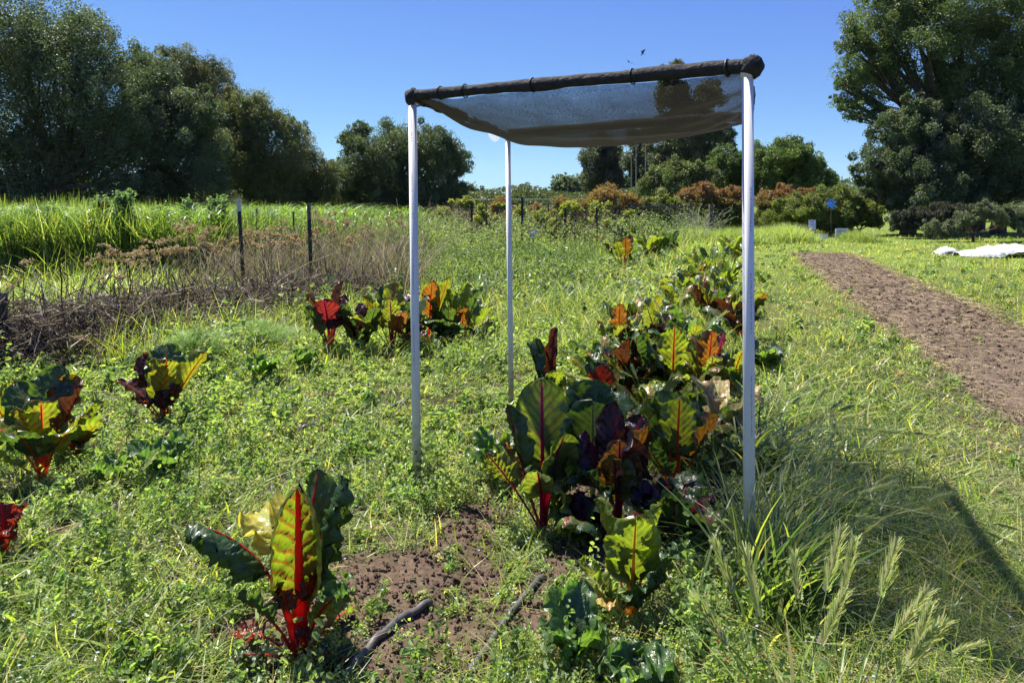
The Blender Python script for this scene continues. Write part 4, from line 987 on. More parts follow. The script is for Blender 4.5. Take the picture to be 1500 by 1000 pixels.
barley('barley tuft at the left edge below the brush heap', -3.1, 4.5, 120, 7, .5, .6, .4, .13, 1.35, .7, .009, colr=(.1, .15, .06))
barley('barley tuft right of the last left group chard', -.42, 6.6, 110, 6, .36, .4, .6, .15, 1.3, .8)
barley('barley tuft between the left leg and the lobed mallow', -1.0, 5.3, 160, 4, .26, .3, 1.0, .15, 1.2, 1.1)
barley('lush grass tuft in the near left sunlight', -1.35, 2.55, 150, 4, .2, .3, .8, .16, 1.0, 1.2, .008, colr=YG)
barley('lush grass tuft at the left edge beside the red scrap', -1.95, 2.95, 150, 4, .22, .2, .8, .2, 1.0, 1.2, .009, colr=YG)
barley('grass tuft with loose heads behind the front left chard', -1.25, 3.5, 200, 6, .24, .1, 1.2, .16, 1.2, 1.0, .006, colr=YG)
barley('green tuft among the weeds left of the front left chard', -1.75, 3.7, 200, 5, .26, .1, 1.0, .16, 1.2, 1.0, .006, colr=MG)
barley('tall blue green leek like tuft in the field behind the middle leg', .75, 10.6, 140, 3, .6, .5, .4, .12, 1.5, .6, .012, colr=(.08, .12, .07))
barley('dark tuft in the field left of the middle leg', -.4, 11.5, 140, 3, .6, .5, .4, .14, 1.5, .6, .014, colr=(.08, .12, .07))

# ------------------------------------------------------------------ brush heap, dead yarrow, posts
n = 5200; seg = rng.integers(0, 4, n); t = U(-.1, 1.1, n)[:, None]
c = BRUSH[seg] * (1 - t) + BRUSH[seg + 1] * t + rng.normal(0, .34, (n, 2))
dn = brushd(c[:, 0], c[:, 1]); hb = np.clip(.66 - (c[:, 1] - 6) * .05, .25, .7)
z0 = U(0, 1, n) * hb * np.clip(1 - (dn / .75) ** 2, .1, 1)
az = U(0, 6.28, n); el = rng.normal(.1, .62, n); Ln = U(.15, .9, n); k = 5; s = np.linspace(-.5, .5, k)
d = np.stack([np.cos(az) * np.cos(el), np.sin(az) * np.cos(el), np.sin(el)], 1); pd = rdir(n) * .7
P = np.stack([c[:, 0], c[:, 1], z0], 1)[:, None] + d[:, None] * (s[None] * Ln[:, None])[..., None] + pd[:, None] * ((s ** 2)[None] * Ln[:, None])[..., None]
P += rng.normal(0, .01, P.shape); P[:, :, 2] = np.maximum(P[:, :, 2], .01)
V, Fq = vtubes(P, U(.0018, .0075, n)[:, None] * (1 - .3 * np.abs(s)), 4)
gg = Geo(); gg.add(V, Fq, np.repeat(mixc(n, [(.15, .12, .075), (.25, .205, .14), (.46, .41, .30), (.06, .047, .032)], [4, 3, 1.5, 3]), k * 4, 0))
m = 42000; seg = rng.integers(0, 4, m); t = U(-.1, 1.1, m)[:, None]; c = BRUSH[seg] * (1 - t) + BRUSH[seg + 1] * t + rng.normal(0, .3, (m, 2))
dn = brushd(c[:, 0], c[:, 1]); hb = np.clip(.5 - (c[:, 1] - 6) * .045, .2, .6); z0 = U(0, 1, m) * hb * np.clip(1 - (dn / .75) ** 2, .05, 1) + .01
V, Fq = leafquads(np.stack([c[:, 0], c[:, 1], z0], 1), U(.015, .045, m)); gg.add(V, Fq, np.repeat(mixc(m, [(.16, .11, .075), (.26, .20, .14), (.05, .04, .03)], [3, 2, 3]), 4, 0))
tag(gg.obj('brush_heap', DRY), 'long heap of dead brown twigs and stalks along the left bed', 'brush', kind='stuff')
# dead fine stems standing behind the heap
n = 5200; x = U(-6.2, -1.6, n); y = 13.2 + (x + 4) * -.2 + rng.normal(0, .9, n); k_ = x > -5.6 + (y - 12) * .1; x, y = x[k_], y[k_]; n = len(x)
V, Fq, m = blades(z3(x, y), U(0, 6.28, n), U(.2, 1.4, n) * (.3 + 1.2 * fbm(x * 1.2, y * 1.2, 90)), U(0, .6, n), U(0, .8, n), U(.004, .009, n), 4, pw=.3)
tag(mesh_obj('dead_stalks', V, Fq, DRY, col=np.repeat(mixc(n, [(.20, .155, .11), (.38, .32, .23), (.09, .07, .05), (.14, .20, .06)], [3, 2, 2, 2]), m, 0)), 'thicket of thin dead brown stalks behind the brush heap', 'dead stalks', kind='stuff')
def yarrow(label, px, d, ztop, nh=5, s=1.0, bz=0):
    x = (px - CX) * d / F; root = thing('dead_yarrow', label, 'dead plant', (x, d, float(H(x, d))), 'dead brown yarrow plants with flat seed heads')
    g1 = Geo(); tops = []
    lx = U(-.12, .12); k = 7; t = np.linspace(0, 1, k)
    main = np.stack([lx * t ** 1.5, U(-.1, .1) * t, ztop * t], 1); V, Fq = tube(main, .006 * (1 - .5 * t) * s, 5); g1.add(V, Fq, (.10, .065, .045)); tops.append(main[-1])
    for j in range(nh - 1):
        t0 = U(.45, .85); p0 = np.array([np.interp(t0, t, main[:, q]) for q in range(3)]); a = U(0, 6.28); rr_ = U(.06, .2) * s; tp = p0 + [math.cos(a) * rr_, math.sin(a) * rr_, U(.12, .3) * s * (1.1 - t0) * 2]
        tp[2] = min(tp[2], ztop * 1.02)
        P_ = np.array([p0, p0 * .5 + tp * .5 + [math.cos(a) * .03, math.sin(a) * .03, -.01], tp]); V, Fq = tube(P_, [.0035, .003, .0025], 4); g1.add(V, Fq, (.12, .08, .055)); tops.append(tp)
    g1.obj('stem', DRY, root)
    for tp in tops:
        hr = U(.035, .075) * s; m = 90; q = np.sqrt(U(0, 1, m)) * hr; a = U(0, 6.28, m)
        sc_ = rng.normal(0, hr * .6, (6, 3)) * [1, 1, .35]; pp = tp + sc_[rng.integers(0, 6, m)] + np.stack([np.cos(a) * q * .5, np.sin(a) * q * .5, .022 - 9 * q ** 2 + U(-.01, .01, m)], 1)
        V, Fq = leafquads(pp, U(.012, .026, m) * s, 0, .9); g2 = Geo().add(V, Fq, np.repeat(mixc(m, [(.42, .33, .17), (.24, .18, .09), (.55, .46, .26)], [3, 2, 1]), 4, 0))
        st = np.stack([np.broadcast_to(tp - [0, 0, .05], (8, 3)), tp + np.stack([np.cos(np.arange(8) * .785) * hr * .6, np.sin(np.arange(8) * .785) * hr * .6, 0 * np.arange(8.)], 1)], 1)
        V, Fq = vtubes(st, .0016, 3); g2.add(V, Fq, (.14, .09, .06)); g2.obj('flower_head', DRY, root)
YA = [('dead yarrow with two stacked flat heads, tallest at the left before the crop', 140, 8.9, 1.02, 5, 1.15),
      ('thin dead yarrow near the left edge leaning over the brush heap', 38, 7.6, .95, 3, .9),
      ('forked dead yarrow stem rising from the middle of the brush heap', 160, 8.0, .9, 4, .9),
      ('bent dead yarrow stem right of the forked one', 195, 9.0, .85, 4, 1.0)]
for a in YA: yarrow(*a)
nouns = ['with a broad top head', 'with drooping side heads', 'with crowded small heads', 'with one pale head', 'with heads at three levels', 'with a thin leaning stem']
places = [(190, 11.5, 'between crop and brush, under the lone tall one'), (210, 12.2, 'at the left end of the dense yarrow stand'), (228, 11.2, 'in the left part of the yarrow stand'), (243, 12.6, 'in the yarrow stand before the dark crop foot'),
          (262, 12.0, 'left of the first steel post by a stride'), (283, 12.8, 'in the thick of the yarrow stand'), (300, 12.1, 'at the dark heart of the yarrow stand'), (316, 13.0, 'just left of the first steel post'),
          (334, 12.3, 'touching the left side of the first steel post'), (372, 12.6, 'touching the right side of the first steel post'), (386, 11.8, 'in front between the two tall steel posts'), (400, 12.5, 'midway between the two tall steel posts'),
          (414, 13.2, 'behind between the two tall steel posts'), (428, 12.2, 'left of the second steel post'), (442, 12.9, 'against the second steel post'), (472, 12.6, 'right of the second steel post'),
          (488, 13.4, 'above the red fanned chard'), (506, 12.8, 'above the red fanned chard tip'), (522, 13.6, 'at the right end of the yarrow stand'), (545, 13.9, 'last before the left front leg'), (590, 15.5, 'right behind the left front leg'), (575, 16.2, 'near the left front leg in the crop edge'),
          (497, 14.6, 'in the back row by the crop'), (455, 14.6, 'in the back row over the second post'), (358, 13.8, 'in the back row over the first post'), (268, 13.6, 'in the back row by the crop at left')]
for j, (px, d, w_) in enumerate(places):
    yarrow('dead yarrow ' + nouns[j % 6] + ' ' + w_, px, d, float(U(.78, 1.25)) * (1.1 if d > 13 else .9), 6, 1.25)

def tpost(label, px, d, ztop, white=.16, lean=.0, w=.045, grp='steel fence posts along the left bed', mat=GREENPOST, tip=WHITEPAINT):
    x = (px - CX) * d / F; root = thing('fence_post', label, 'fence post', (x, d, float(H(x, d))), grp)
    z1 = ztop * (1 - white)
    def prof(z0, z1_):
        gg = Geo(); 
        for (cx0, cy0, sx, sy) in ((0, 0, w, .007), (0, .018, .008, .03)):
            V, Fq = box(cx0, cy0, (z0 + z1_) / 2, sx, sy, z1_ - z0); V = np.array(V); V[:, 0] += V[:, 2] * lean; gg.add(V, Fq)
        return gg
    gb = prof(-.2, z1)
    for q in np.arange(.1, z1, .055):
        V, Fq = box(0, -.007, q, .014, .010, .02); V = np.array(V); V[:, 0] += V[:, 2] * lean; gb.add(V, Fq)
    gb.obj('shaft', mat, root)
    if white > 0: prof(z1, ztop).obj('painted_tip', tip, root)
tpost('tall steel fence post with white tip behind the dead yarrow', 358, 12.0, 1.6, .13, -.06, .06)
tpost('steel fence post with tan tip left of the red fanned chard', 457, 11.8, 1.52, .17, -.035, .06, tip=OLDWOOD)
tpost('thin rusty post in the crop between the two tall posts', 376, 15.5, 1.35, 0, 0, .035, mat=OLDWOOD)
tpost('thin brown post in the crop by the second tall post', 430, 15.5, 1.3, 0, 0, .035, mat=OLDWOOD)
tpost('short dark burnt stump of a post at the left edge in the brush', 4, 6.9, .72, 0, 0, .09, mat=OLDWOOD)
far2 = [(655, 25, 1.1), (672, 26, 1.0), (712, 24, 1.05), (728, 27, 1.1), (758, 26, 1.0), (803, 26, 1.1), (815, 27, 1.0), (858, 27, 1.1), (888, 26, 1.0)]
fl2 = ['at the far left by the crop', 'second from the crop', 'close left of the middle leg', 'nearly touching the middle leg at left', 'close right of the middle leg', 'between the lilac sign and the orange tree', 'left of the orange tree stem', 'right of the stake before the orange shrub', 'left of the tall orange shrub stem']
for (px, d, zt), l in zip(far2, fl2): tpost('thin brown far stake ' + l, px, d, zt + .35, 0, 0, .05, 'thin brown stakes in the far vine row', mat=OLDWOOD)
far = [(691, 22, 1.15), (699, 25, .8), (765, 21, 1.3), (788, 23.5, 1.0), (828, 22, 1.0), (842, 24, .9), (874, 22.5, 1.0), (901, 23, 1.0), (922, 24, 1.1)]
fl = ['just left of the middle leg among vines', 'short and thin beside the one left of the middle leg', 'tallest, just right of the middle leg', 'thin, right of the small lilac sign', 'under the small orange tree', 'short, right of the orange tree', 'before the tall orange shrub', 'thin, right of the tall orange shrub', 'at the dark bush left edge']
for (px, d, zt), l in zip(far, fl): tpost('dark far stake ' + l, px, d, zt + .3, 0, 0, .07 if zt > .9 else .05, 'dark stakes in the far vine row')

# ------------------------------------------------------------------ the tall crop
def inc(x, y): return (x > -22) & (x < -2.2 - (y - 14) * -.02) & (y > 13.8 + .9 * fbm(x * .6, x * 0, 3) + np.clip(x + 6, 0, 4) * .9) & (y < 27)
n = 62000; y = 13.5 + 14 * U(0, 1, n) ** 1.7; x = -y * U(.05, .8, n); k_ = inc(x, y); x, y = x[k_], y[k_]; n = len(x)
h = (1.22 + .7 * (fbm(x * .7, y * .7, 8) - .5)) * U(.7, 1.12, n) * np.where(x > -4, .82, 1) * (1 + .16 * np.clip((-x - 6) / 5, 0, 1))
V, Fq, m = blades(z3(x, y), U(0, 6.28, n), h, U(0, .22, n), U(0, .5, n), U(.016, .032, n), 5, pw=.6)
tag(mesh_obj('cereal_crop', V, Fq, GRASS, col=np.repeat(mixc(n, [(.13, .19, .055), (.09, .14, .045), (.22, .27, .09), (.3, .28, .14)], [3, 3, 1.5, .5]), m, 0)), 'tall green cereal crop standing before the dark trees at left', 'crop', kind='stuff')
n = 26000; y = 13.5 + 6 * U(0, 1, n) ** 1.5; x = -y * U(.05, .8, n); k_ = inc(x, y); x, y = x[k_], y[k_]; n = len(x)
P = z3(x, y, 0) + np.stack([0 * x, 0 * x, U(.5, 1.3, n)], 1)
V, Fq, m = blades(P, U(0, 6.28, n), U(.18, .4, n), U(.5, 1.0, n), U(.8, 2, n), U(.014, .026, n), 4, pw=.6)
tag(mesh_obj('crop_leaves', V, Fq, GRASS, col=np.repeat(mixc(n, [(.10, .17, .045), (.15, .23, .06)], [3, 2]), m, 0)), 'arching leaf blades on the front of the tall crop', 'crop', kind='stuff')
def beanplant(label, px, ytop, d, w=.28):
    x = (px - CX) * d / F; zt = CAM_H - (ytop - HY) * d / F; root = thing('broad_bean', label, 'bean plant', (x, d, 0), 'broad bean plants above the crop')
    g1 = Geo(); 
    for j in range(5):
        a = U(0, 6.28); rr_ = U(.03, w * .6); P_ = np.array([[0, 0, 0], [math.cos(a) * rr_ * .6, math.sin(a) * rr_ * .6, zt * .5], [math.cos(a) * rr_, math.sin(a) * rr_, zt * U(.88, .98)]])
        V, Fq = tube(P_, .007, 5); g1.add(V, Fq, (.08, .12, .05))
        if j == 0: tops = []
        tops.append(P_[-1])
    g1.obj('stem', WEED, root); m = 900
    ti = rng.integers(0, 5, m); f = U(.45, 1.02, m) ** .6; T_ = np.array(tops)[ti] * f[:, None]; pp = T_ + rng.normal(0, .075, (m, 3)) * (1.2 - .5 * f[:, None])
    V, Fq = foldleaves(pp, U(.05, .09, m), .55, .6); mesh_obj('foliage', V, Fq, WEED, root, col=np.repeat(mixc(m, [(.13, .19, .11), (.09, .15, .08)], [1, 1]), 7, 0))
for l, px, yt, d in [('tallest bean plant poking above the crop', 178, 276, 14.6), ('bean plant left of the tallest one', 150, 285, 14.8), ('bean plant above the crop close to the left edge', 48, 302, 15.5), ('bean plant second from the left edge', 75, 298, 15.0),
                     ('bean plant midway between the tallest one and the first steel post', 232, 296, 15.5), ('bean plant left of the pair by the first steel post', 276, 292, 16), ('bean plant closest to the first steel post', 318, 288, 15.2), ('bean plant in the dip right of the first steel post', 402, 312, 17)]: beanplant(l, px, yt, d)

# ------------------------------------------------------------------ trees
def crown(blobs, leaf, n, cols, wts, dv=.2, sub=.26, fill=.3, up=.0, wr=.55, topc=None, zr=None, flat=1.0):
    B = np.array(blobs, float); wgt = B[:, 3] ** 2; wgt /= wgt.sum(); Ps = []; Cs = []
    for (x, y, z, r), w in zip(B, wgt):
        nn = int(n * w); ns = max(14, int(34 + 16 * r)); 
        d = rdir(ns * 2); d = d[d[:, 2] > -.75][:ns]; ns = len(d)
        cr = r * (.62 + .5 * U(0, 1, ns) + .22 * (U(0, 1, ns) > .86)); cc = np.array([x, y, z]) + d * cr[:, None] * [1, 1, flat]; sr = sub * r * U(.45, 1.3, ns)
        i = rng.integers(0, ns, nn); q = rdir(nn) * (U(.2, 1, nn) ** .33)[:, None] * (1 + .5 * (U(0, 1, nn) > .88))[:, None]
        Ps.append(cc[i] + q * sr[i][:, None]); Cs.append(mixc(ns, cols, wts, dv)[i])
        nf = int(nn * fill); Ps.append(np.array([x, y, z]) + rdir(nf) * (U(0, .8, nf) ** .6 * r)[:, None] * [1, 1, flat]); Cs.append(mixc(nf, cols, wts, dv))
    P = np.concatenate(Ps); C = np.concatenate(Cs) * (1 + rng.uniform(-.2, .2, (len(P), 1)))
    if topc is not None:
        f = np.clip((P[:, 2:3] - zr[0]) / (zr[1] - zr[0]), 0, 1) * U(.5, 1, (len(P)))[:, None]; C = C * (1 - f) + np.array(topc) * f
    k_ = P[:, 2] > .05; P, C = P[k_], C[k_]
    V, Fq = leafquads(P, U(.65, 1.3, len(P)) * leaf, up, wr)
    return V, Fq, np.repeat(np.clip(C, 0, 1), 4, 0)
def tree(name, label, cat, d, bl, leaf_, n_, cols, wts, group=None, tw=.3, mat=TREELEAF, topc=None, zr=None, thick=1.0, base=None, sub=.26, fill=.3, jit=.35, trunkpts=None, flat=.95):
    leaf, n = (leaf_ * .76, int(n_ * 1.6)) if n_ > 15000 else (leaf_, n_)
    blobs = []
    for b in bl:
        px, py, rp = b[:3]; dd = d + (b[3] if len(b) > 3 else float(U(-jit, jit)) * rp * d / F * 1.5); p = pt(px, py, dd); blobs.append((*p, rp * dd / F))
    B = np.array(blobs); bx0 = B[:, 0].mean() if base is None else (base - CX) * d / F
    o = np.array([bx0, d, 0.]); root = thing(name, label, cat, tuple(o), group)
    B2 = B.copy(); B2[:, :3] -= o
    g1 = Geo(); hmin = max(.25, (B2[:, 2] - B2[:, 3]).min()); ht = B2[:, 2].mean()
    fork = np.array([0, 0, min(max(hmin, ht * .35), ht)])
    V, Fq = tube([[0, 0, -.2], [.03 * ht, 0, fork[2] * .5], fork], [tw * 1.25, tw, tw * .8], 9); g1.add(V, Fq)
    for b in B2:
        e = b[:3]; mid = fork * .5 + e * .5 + rng.normal(0, .08 * b[3], 3) + [0, 0, -.1 * b[3]]
        V, Fq = tube([fork, mid, e], [tw * .55 * thick, tw * .35 * thick, tw * .12 * thick], 6); g1.add(V, Fq)
        for q in range(4):
            e2 = e + rdir(1)[0] * b[3] * .85; V, Fq = tube([mid, (mid + e2) / 2 + rng.normal(0, .1 * b[3], 3), e2], [tw * .2 * thick, tw * .12 * thick, tw * .05 * thick], 4); g1.add(V, Fq)
    g1.obj('trunk', BARK, root)
    V, Fq, C = crown(B2, leaf, n, cols, wts, topc=topc, zr=zr, sub=sub, fill=fill, flat=flat)
    V[:, 2] = np.maximum(V[:, 2], -.02)
    mesh_obj('crown', V, Fq, mat, root, col=C)
    return root
OAK = [(.065, .09, .045), (.09, .12, .06), (.17, .20, .12)]; OW = [3, 3, 1]
OLV = [(.11, .11, .04), (.07, .085, .035), (.16, .15, .06)]
TG = 'trees round the edge of the field'
tree('oak_tree', 'tallest dark oak filling the left edge behind the crop', 'tree', 42, [(30, 55, 72), (95, 75, 68), (130, 60, 40), (55, 165, 90), (150, 140, 62), (125, 220, 80), (30, 255, 80), (-70, 110, 110), (-60, 250, 100), (178, 205, 50), (185, 262, 45), (90, 270, 60)], .17, 120000, OAK, OW, TG, .45)
tree('oak_tree', 'rounded dark oak right of the tallest left one', 'tree', 45, [(210, 110, 38), (225, 145, 45), (262, 195, 58), (205, 200, 50), (290, 170, 38), (285, 250, 52), (235, 275, 45), (180, 110, 28)], .16, 80000, OAK, OW, TG, .35)
tree('olive_toned_tree', 'brown green tree rising between the rounded oak and the slim ones', 'tree', 52, [(262, 108, 38), (300, 125, 38), (325, 165, 38), (340, 205, 40), (330, 260, 42)], .15, 50000, OLV, OW, TG, .3)
tree('slender_tree', 'slim loose tree with pointed top right of the brown green one', 'tree', 50, [(362, 160, 28), (385, 190, 36), (405, 235, 40), (375, 250, 42), (395, 285, 36), (350, 215, 30), (425, 190, 22)], .15, 48000, [(.14, .15, .06), (.10, .115, .05)], [1, 1], TG, .25, sub=.3)
tree('slender_tree', 'small feathery olive tree at the right end of the left wood', 'tree', 52, [(440, 225, 26), (435, 270, 30), (468, 250, 22), (470, 285, 26), (450, 300, 24)], .14, 26000, OLV, OW, TG, .2, sub=.32)
tree('oak_tree', 'broad round oak behind the left front leg of the frame', 'tree', 56, [(545, 235, 42), (590, 215, 38), (628, 228, 40), (662, 240, 26), (560, 280, 42), (620, 280, 45), (515, 205, 16), (530, 190, 14), (665, 285, 26), (505, 255, 26), (505, 290, 25), (655, 225, 22)], .17, 90000, OAK, OW, TG, .4)
tree('oak_tree', 'low far tree line bump left of the middle leg', 'tree', 120, [(700, 290, 16), (718, 298, 12), (685, 290, 18)], .4, 9000, OAK, OW, TG, .4)
tree('oak_tree', 'small far round tree just right of the middle leg', 'tree', 115, [(768, 284, 13), (760, 296, 16), (785, 293, 12)], .38, 9000, OAK, OW, TG, .4)
tree('pine_tree', 'flat topped far pine right of the middle leg', 'tree', 130, [(826, 272, 14), (838, 274, 12), (815, 276, 9), (830, 290, 14), (855, 292, 18), (805, 292, 16), (845, 300, 14)], .42, 14000, OAK, OW, TG, .5)
EUC = [(.10, .115, .065), (.075, .09, .055), (.15, .15, .09)]
tree('eucalyptus_tree', 'airy dark eucalyptus, leftmost of the tall group beyond the frame', 'tree', 78, [(880, 212, 17), (870, 232, 18), (892, 240, 20), (865, 262, 16), (890, 268, 22), (878, 290, 22), (902, 222, 10)], .26, 26000, EUC, [2, 2, 1], TG, .35, sub=.34)
tree('eucalyptus_tree', 'thin eucalyptus with bare pale poles beside it', 'tree', 76, [(932, 205, 14), (945, 225, 18), (925, 240, 14), (942, 262, 20), (925, 285, 18), (955, 190, 12), (950, 285, 20)], .26, 20000, EUC, [2, 2, 1], TG, .3, sub=.36)
tree('eucalyptus_tree', 'tallest eucalyptus seen through and above the shade cloth', 'tree', 70, [(978, 108, 14), (985, 140, 24), (1010, 170, 30), (975, 190, 24), (1040, 195, 26), (1062, 205, 15), (1005, 215, 30), (980, 240, 26), (1040, 140, 20), (1030, 235, 22), (990, 98, 10)], .25, 48000, EUC, [2, 2, 1], TG, .5, sub=.3)
tree('willow_tree', 'low rounded olive green tree under the eucalyptus', 'tree', 50, [(965, 262, 18), (990, 252, 20), (1015, 255, 20), (1035, 262, 18), (950, 275, 16), (985, 280, 26), (1020, 285, 26)], .17, 30000, [(.17, .19, .075), (.12, .14, .055)], [1, 1], TG, .25)
tree('leafy_tree', 'mid green tree behind the right front leg', 'tree', 52, [(1065, 238, 24), (1085, 260, 28), (1050, 275, 22), (1110, 240, 26)], .17, 26000, [(.12, .17, .05), (.09, .13, .04)], [1, 1], TG, .25)
tree('leafy_tree', 'round green tree between the right front leg and the right oak', 'tree', 50, [(1140, 235, 28), (1165, 228, 24), (1185, 245, 24), (1205, 262, 16), (1125, 262, 30), (1165, 268, 32), (1195, 278, 20)], .17, 40000, [(.12, .17, .05), (.09, .13, .04)], [1, 1], TG, .25)
tree('oak_tree', 'huge oak overhanging the right side with sky showing through its limbs', 'tree', 35, [(1282, 30, 42), (1265, 95, 38), (1300, 120, 45), (1240, 148, 20), (1262, 160, 24), (1345, 60, 62), (1400, 10, 70), (1440, 90, 75), (1500, 40, 80), (1500, 160, 75), (1385, 140, 50), (1330, -20, 60), (1570, 120, 100), (1250, 60, 22), (1235, 120, 14)], .135, 150000, [(.08, .115, .04), (.11, .15, .05), (.16, .20, .07)], [3, 3, 1], TG, .5, base=1420, sub=.22, fill=.15)
tree('evergreen_tree', 'dense dark evergreen with pointed top under the huge right oak', 'tree', 32, [(1345, 165, 28), (1318, 200, 38), (1360, 215, 50), (1290, 245, 36), (1300, 285, 36), (1350, 280, 55)], .12, 75000, OAK, OW, TG, .3, sub=.2)
tree('evergreen_tree', 'deep green evergreen at the right edge under the oak', 'tree', 33, [(1430, 210, 58), (1480, 250, 60), (1420, 275, 50), (1530, 230, 60), (1490, 200, 45)], .125, 75000, OAK, OW, TG, .3, sub=.22)
# ground shrubs on the right
SG = 'shrubs along the field edge'
tree('low_shrub', 'dark shadowy shrub at the foot of the right evergreen', 'shrub', 29, [(1318, 325, 16), (1345, 322, 18), (1375, 318, 20), (1400, 318, 18)], .09, 16000, [(.06, .06, .045), (.045, .05, .035)], [1, 1], SG, .06)
tree('low_shrub', 'silvery green sprawling shrub at the right under the oak', 'shrub', 27, [(1415, 322, 14), (1445, 312, 17), (1475, 318, 17), (1365, 335, 12), (1395, 332, 12), (1495, 322, 20), (1385, 340, 12)], .07, 24000, [(.15, .18, .12), (.10, .13, .08)], [1, 1], SG, .05, mat=SHRUBLEAF)
tree('low_shrub', 'yellow green shrub left of the dark evergreen foot', 'shrub', 31, [(1250, 320, 14), (1268, 312, 18), (1240, 330, 10), (1280, 325, 12)], .08, 14000, [(.16, .2, .03), (.09, .12, .03)], [1, 1], SG, .06, mat=SHRUBLEAF)
tree('leafy_shrub', 'big leafy yellow green shrub behind the blue star', 'shrub', 31, [(1205, 300, 24), (1225, 310, 24), (1180, 305, 22), (1195, 325, 20), (1225, 335, 18), (1250, 292, 14), (1235, 285, 14)], .09, 30000, [(.13, .17, .045), (.17, .21, .05), (.09, .12, .04)], [2, 2, 1], SG, .08, mat=SHRUBLEAF)
tree('leafy_shrub', 'lime green shrub right of the right front leg', 'shrub', 32, [(1150, 310, 20), (1165, 300, 16), (1130, 322, 16), (1180, 330, 14)], .09, 20000, [(.15, .2, .04), (.11, .15, .035)], [1, 1], SG, .08, mat=SHRUBLEAF)
RED = (.25, .12, .07)
for l, bl in [('red tipped shrub left of the tall right one, just beyond the right front leg', [(1120, 292, 14), (1128, 300, 14), (1118, 315, 12)]),
              ('red tipped shrub above the lime green shrub', [(1148, 282, 12), (1155, 292, 12)]), ('red tipped shrub behind the big leafy shrub', [(1175, 290, 12), (1190, 285, 10)]),
              ('red tipped shrub left of the right front leg', [(1075, 285, 13), (1072, 300, 14)]), ('tallest red tipped shrub beyond the grey rail', [(1030, 285, 14), (1035, 278, 12), (1028, 300, 14)]),
              ('red tipped shrub left of the tallest red tipped one', [(1005, 288, 12), (998, 292, 11), (1005, 302, 14)]), ('red tipped shrub right of the tallest red tipped one', [(1055, 288, 11), (1055, 302, 13)])]:
    tree('red_tipped_shrub', l, 'shrub', 34, bl + [(q[0] + float(U(-5, 5)), q[1] + 15 * k_, q[2] * (1.05 - .1 * k_)) for q in bl for k_ in (1, 2)], .08, 13000, [(.15, .19, .05), (.10, .13, .04)], [1, 1], 'red tipped shrubs along the far bed', .05, SHRUBLEAF, RED, (.9, 1.9), sub=.3)
ORG = (.25, .16, .06)
for l, bl in [('tall orange green shrub left of the dark bush', [(885, 288, 18), (893, 284, 14), (872, 296, 14), (890, 306, 16)]), ('small orange tree among the far stakes', [(822, 299, 11), (820, 305, 9)]),
              ('orange shrub between the orange tree and the tall orange green shrub', [(852, 304, 12), (845, 312, 12)]), ('rusty shrub behind the middle leg', [(735, 298, 10), (728, 308, 12), (742, 312, 10)]), ('rusty shrub left of the orange tree', [(787, 309, 10), (795, 314, 9)]),
              ('orange shrub touching the dark bush', [(920, 296, 12), (930, 302, 12)])]:
    tree('orange_shrub', l, 'shrub', 28, bl + [(q[0] + float(U(-5, 5)), q[1] + 15 * k_, q[2] * (1.05 - .1 * k_)) for q in bl for k_ in (1, 2)], .075, 9000, [(.16, .17, .05), (.22, .14, .05)], [1, 1], 'orange leaved shrubs in the far vine row', .04, SHRUBLEAF, ORG, (.9, 1.8), sub=.35)
tree('dark_bush', 'dark green bush below the grey rail', 'shrub', 28, [(955, 318, 22), (935, 322, 16), (980, 322, 18), (960, 332, 16)], .08, 18000, [(.05, .07, .025), (.08, .1, .03)], [1, 1], SG, .06)
tree('leafy_shrub', 'yellow green shrub above the dark bush', 'shrub', 29.5, [(965, 300, 14), (985, 300, 12), (945, 300, 10), (1005, 308, 10)], .08, 12000, [(.17, .21, .04), (.12, .15, .03)], [1, 1], SG, .05, SHRUBLEAF)
VG = 'young vines with yellow green leaves in the far row'
vl = ['leftmost vine beside the broad oak', 'vine between the leftmost one and the middle leg', 'vine left of the middle leg', 'vine right of the middle leg', 'vine behind the lilac sign', 'vine under the orange tree', 'vine before the orange shrub', 'vine below the tall orange green shrub', 'vine with grey twigs by the dark bush', 'spreading vine at the far left against the crop end']
for l, (px, py) in zip(vl, [(662, 312), (692, 316), (716, 312), (772, 316), (796, 322), (826, 320), (852, 318), (880, 320), (908, 318), (640, 318)]):
    vb = [(px + float(U(-22, 22)), py + 6 + float(U(-24, 22)), float(U(2.5, 8))) for _ in range(11)]
    tree('grape_vine', l, 'vine', 24.5 + float(U(-1.6, 1.6)), vb, .095, 1500, [(.30, .34, .07), (.20, .26, .06)], [1, 1], VG, .045, SHRUBLEAF, sub=.5, fill=.4)
# silvery undergrowth below the vines and sprawling meadow herbs
def fluff(name, label, cat, ell, n, leaf, cols, wts, hgt, kindstuff=True, mat=WEED, jit_=.6):
    X = []; 
    for (px0, px1, py0, py1) in ell:
        y0, y1 = F * CAM_H / (py1 - HY), F * CAM_H / (py0 - HY); y = U(y0, y1, n // len(ell)); px = U(px0, px1, n // len(ell)); X.append(np.stack([(px - CX) * y / F, y], 1))
    X = np.concatenate(X); x, y = X[:, 0] + rng.normal(0, jit_, len(X)), X[:, 1] + rng.normal(0, jit_, len(X)); hh = hgt * (.3 + 1.2 * fbm(x * 1.1, y * 1.1, 71)) 
    P = z3(x, y) + np.stack([0 * x, 0 * x, hh * U(.1, 1, len(x)) ** .7], 1); V, Fq = leafquads(P, U(.6, 1.3, len(x)) * leaf, .5, .5)
    tag(mesh_obj(name, V, Fq, mat, col=np.repeat(mixc(len(x), cols, wts), 4, 0)), label, cat, kind='stuff')
